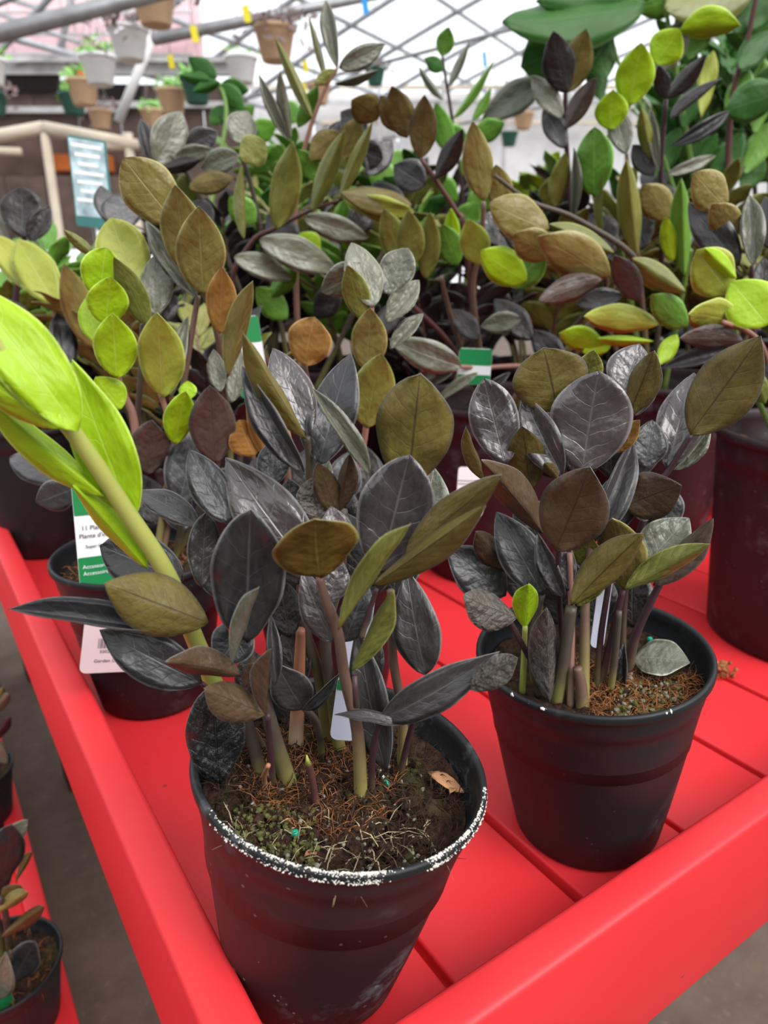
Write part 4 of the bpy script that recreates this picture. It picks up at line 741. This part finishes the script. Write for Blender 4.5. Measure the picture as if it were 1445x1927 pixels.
# building side at the far left: brown boards, beams, pink panels
bl = empty('wall_left', at(150, 260, 11.5)); bl['kind'] = 'structure'
def slab(name, u0, u1, v0, v1, D0, D1, mat, th, parent):
    """upright board between two picture columns, standing at its own distance with real thickness"""
    a, b, c_, d_ = at(u0, v0, D0), at(u1, v0, D1), at(u1, v1, D1), at(u0, v1, D0)
    c_ = V((b.x, b.y, c_.z)); d_ = V((a.x, a.y, d_.z)); nb = (b-a).cross(V((0, 0, 1))).normalized()*th
    vs = [a, b, c_, d_]+[p+nb for p in (a, b, c_, d_)]
    fs = [(0, 1, 2, 3), (7, 6, 5, 4), (0, 4, 5, 1), (1, 5, 6, 2), (2, 6, 7, 3), (3, 7, 4, 0)]
    return part(name, mesh(name, vs, fs, mat, smooth=False), parent)
for i in range(-11, 9): slab('board', -260+i*80, -183+i*80, 150+1.5*i, 470, 11.5, 11.5, 'brown_board', -.05, bl)
slab('dark_opening', -120, 110, 136, 172, 11.42, 11.42, 'dark_void', -.04, bl); slab('dark_opening', 185, 262, 158, 190, 11.42, 11.42, 'dark_void', -.04, bl)
slab('beam', -1140, 440, 118, 140, 11.4, 11.4, 'grey_beam', -.12, bl); slab('beam', -1140, 230, 200, 212, 11.38, 11.38, 'grey_beam', -.1, bl); slab('beam', -1140, 440, 106, 116, 11.3, 11.3, 'grey_beam', -.1, bl); slab('beam', 150, 440, 190, 202, 11.38, 11.38, 'grey_beam', -.1, bl)
for i in range(-7, 5): slab('wall_panel', -260+i*125, -138+i*125, -150, 112, 12.2, 12.2, 'pink_panel', -.06, bl)
for v in (20, 62, 100): slab('rail', -1140, 360, v, v+4, 12.0, 12.0, 'grey_beam', -.05, bl)
tube('brace', [at(112, 100, 11.9), at(138, -20, 11.6)], .05, 'galvanized', bl, 6); tube('brace', [at(222, 230, 9), at(290, 60, 9)], .05, 'white_plastic', bl, 6); tube('brace', [at(-20, 20, 11.8), at(150, 80, 11.8)], .035, 'galvanized', bl, 6); tube('brace', [at(20, 0, 11.8), at(160, 40, 11.8)], .035, 'galvanized', bl, 6)
# cream framed stall
st = empty('market_stall', V((at(130, 300, 8).x, at(130, 300, 8).y, FLZ)), 'cream framed stall with orange goods in front of the brown wall', 'stall')
def bar(u0, v0, u1, v1, D0, D1, r, mat='cream_frame'): return tube('frame_bar', [at(u0, v0, D0), at(u1, v1, D1)], r, mat, st, 6)
bar(-60, 266, 82, 240, 8, 8, .06); bar(82, 240, 250, 272, 8, 8, .06); bar(-60, 282, 40, 286, 8, 8, .04); bar(150, 275, 260, 272, 8, 8, .05)
for u in (84, 182, 240): 
    a = at(u, 250, 8); tube('post', [a, V((a.x, a.y, FLZ))], .045, 'cream_frame', st, 6)
slab('shelf_goods', 90, 200, 290, 320, 8.1, 8.1, 'orange_fabric', -.2, st); slab('back_board', -60, 260, 262, 330, 8.3, 8.3, 'brown_board', -.05, st)
# bright far end wall with hazy shelving
fw = empty('wall_back', at(900, 300, 17)); fw['kind'] = 'structure'
for i in range(9): slab('wall_panel', 430+i*160, 586+i*160, 175, 480, 17, 17, 'hazy_white', -.05, fw)
for v in (160, 188, 226): slab('beam', 430, 1900, v, v+7, 16.7, 16.7, 'cream_frame' if v != 188 else 'grey_beam', -.08, fw)
for i in range(12): slab('post', 470+i*120, 477+i*120, 150, 480, 16.6, 16.6, 'grey_beam', -.08, fw)
# unseen rest of the house: dark, low walls added to shape the light
def sidewall(name, p0, p1, h):
    o = empty(name, p0); o['kind'] = 'structure'; nb = (p1-p0).cross(V((0, 0, 1))).normalized()*.1
    vs = [p0, p1, p1+V((0, 0, h)), p0+V((0, 0, h))]; vs += [v+nb for v in vs]; fs = [(0, 1, 2, 3), (7, 6, 5, 4), (0, 4, 5, 1), (1, 5, 6, 2), (2, 6, 7, 3), (3, 7, 4, 0)]
    part('wall_face', mesh(name, vs, fs, 'foliage_wall', smooth=False), o)
fl = lambda a, b: V((FH.x*a+RH.x*b, FH.y*a+RH.y*b, FLZ))
sidewall('wall_front_unseen', fl(-3.2, 9), fl(-3.2, -10), 2.1); sidewall('wall_right_unseen', fl(17, 9.6), fl(-3.2, 9), 2.8); sidewall('wall_outer_unseen', fl(-3.2, -10), fl(12, -10.5), 1.9)
# ------------------------------------------------------------------ hanging baskets
def basket_mesh(mat, w_=.29):
    r = w_/2; h = w_*.72
    vs, fs = lathe([(0, 0), (r*.6, 0), (r*.66, .01), (r*.92, h*.86), (r*.94, h*.87), (r, h*.88), (r, h), (r*.95, h), (r*.9, h*.86), (0, h*.84)], 28)
    return mesh('basket_pot', vs, fs, mat)
BM = {m_: basket_mesh(m_) for m_ in ('tan_plastic', 'white_plastic', 'green_plastic')}
def tuft(parent, top, seed, mat, n_, rad, drop, size, name='foliage', kind='stuff'):
    R2 = random.Random(seed); vs = []; fs = []
    for i in range(n_):
        a = R2.uniform(0, 2*pi); q = rad*math.sqrt(R2.random()); p = top+V((q*cos(a), q*sin(a), R2.uniform(-drop if q > rad*.8 else 0, .07)))
        d = V((R2.gauss(0, 1), R2.gauss(0, 1), R2.gauss(.3, .7))).normalized()*size; s_ = d.orthogonal().normalized()*size*.32; k = len(vs)
        vs += [p, p+d*.5+s_, p+d, p+d*.5-s_, p+d*.5+s_.cross(d).normalized()*size*.1]; fs += [(k, k+1, k+4), (k+1, k+2, k+4), (k+2, k+3, k+4), (k+3, k, k+4)]
    return part(name, mesh(name, vs, fs, mat), parent, None, kind)
def basket(label, u, v, wpx, mat, fol=(), seed=0):
    """u, v: middle of the pot; wpx: its width in the picture"""
    dep = .29*FPX/wpx; d = ray(u, v); p = CP+d*dep; b = p-V((0, 0, .105))
    o = empty('hanging_basket', b, label, 'basket', 'hanging baskets under the roof'); part('basket_pot', BM[mat], o, M.Translation(b)); top = b+V((0, 0, .21)); hk = top+V((0, 0, .42))
    for k in range(3): a = 2*pi*k/3+seed; tube('hanger_wire', [top+V((.14*cos(a), .14*sin(a), 0)), hk], .003, 'galvanized', o, 4)
    q_ = hk.dot(QV); zr = 2.7+(10.5-q_)*.42-.012*(10.5-q_)**2
    tube('hanger_rod', [hk, V((hk.x, hk.y, max(zr+.03, hk.z+.2)))], .004, 'galvanized', o, 5)
    for i, (m_, n_, rad, drop, size) in enumerate(fol): tuft(o, top, seed*7+i, m_, n_, rad, drop, size)
    return o
VN = ('vine', 60, .26, .14, .09); FL = ('flower_white', 90, .24, .12, .05); GR = ('leaf_green', 50, .13, .02, .09)
basket('tan hanging basket cut by the top picture edge', 291, 14, 86, 'tan_plastic', (VN, FL), 1)
basket('largest white hanging basket with white flowers, below the topmost tan one', 243, 84, 76, 'white_plastic', (FL, VN), 2)
basket('white hanging basket with green leaves beside the flowering white one', 187, 133, 69, 'white_plastic', (GR,), 3)
basket('tan hanging basket with a red flower overlapping a dark green one', 157, 175, 60, 'tan_plastic', (GR, ('flower_red', 6, .13, .02, .08)), 4)
basket('dark green hanging basket half hidden behind a tan one', 138, 196, 52, 'green_plastic', (GR,), 5)
basket('small tan hanging basket with dry twigs over the stall frame', 190, 226, 46, 'tan_plastic', (VN,), 6)
basket('tan hanging basket with green fringe behind the grey leaves', 324, 192, 58, 'tan_plastic', (GR,), 7)
basket('pale tan basket lowest of the left group', 286, 224, 44, 'tan_plastic', (GR,), 8)
basket('dark green basket under the glossy deep green leaves', 370, 172, 60, 'green_plastic', (GR,), 9)
basket('white hanging basket with a green and red fringe, centre left', 455, 132, 62, 'white_plastic', (('leaf_green', 30, .14, .0, .05), ('flower_red', 4, .13, 0, .04)), 10)
basket('tan hanging basket with twiggy vines, centre', 518, 84, 80, 'tan_plastic', (VN,), 11)
basket('tan basket low behind the pink stem', 600, 178, 46, 'tan_plastic', (), 12)
basket('faded tan basket between the narrow green leaves', 926, 206, 42, 'tan_plastic', (), 13)
basket('tan basket beside the grey dusty leaf at right', 985, 228, 40, 'tan_plastic', (), 14)
basket('small dark green basket below the right tan basket', 958, 262, 34, 'green_plastic', (), 15)
basket('white basket cut by the left picture edge', -18, 136, 62, 'white_plastic', (GR,), 16)
basket('dark green basket cut by the left picture edge', -12, 196, 54, 'green_plastic', (VN,), 17)
basket('distant dark basket with drooping twigs above the bronze leaves', 706, 145, 40, 'green_plastic', (VN,), 18)
# yellow cards and blue clips
def hung(name, label, cat, u, v, D, w_, h_, mat, grp):
    p = at(u, v, D); mw = facing(p, 8, 0, 10); o = empty(name, p, label, cat, grp); card('card', w_, h_, mat, o, mw, .002, .004); tube('string', [p+V((0, 0, h_/2)), V((p.x, p.y, max(p.z+.2, 2.73+(10.5-p.dot(QV))*.42-.012*(10.5-p.dot(QV))**2)))], .002, 'galvanized', o, 4)
for i, (u, v, D) in enumerate(((464, 26, 5), (366, 64, 5), (322, 116, 6), (575, 125, 7), (572, 166, 7))):
    hung('sticky_card', ('yellow sticky card on the pipe, topmost', 'yellow sticky card right of the flowering white basket', 'pale yellow card against the pink wall', 'yellow card just under the central tan basket', 'lowest yellow card beside the pink stem')[i], 'card', u, v, D, .04, .085, 'yellow_card', 'yellow sticky cards')
hung('pipe_clip', 'blue plastic clip hanging from the top roof pipe', 'clip', 687, 10, 5, .035, .09, 'blue_clip', 'blue clips'); hung('pipe_clip', 'small blue clip in the roof grid at right', 'clip', 912, 112, 7, .03, .11, 'blue_clip', 'blue clips')
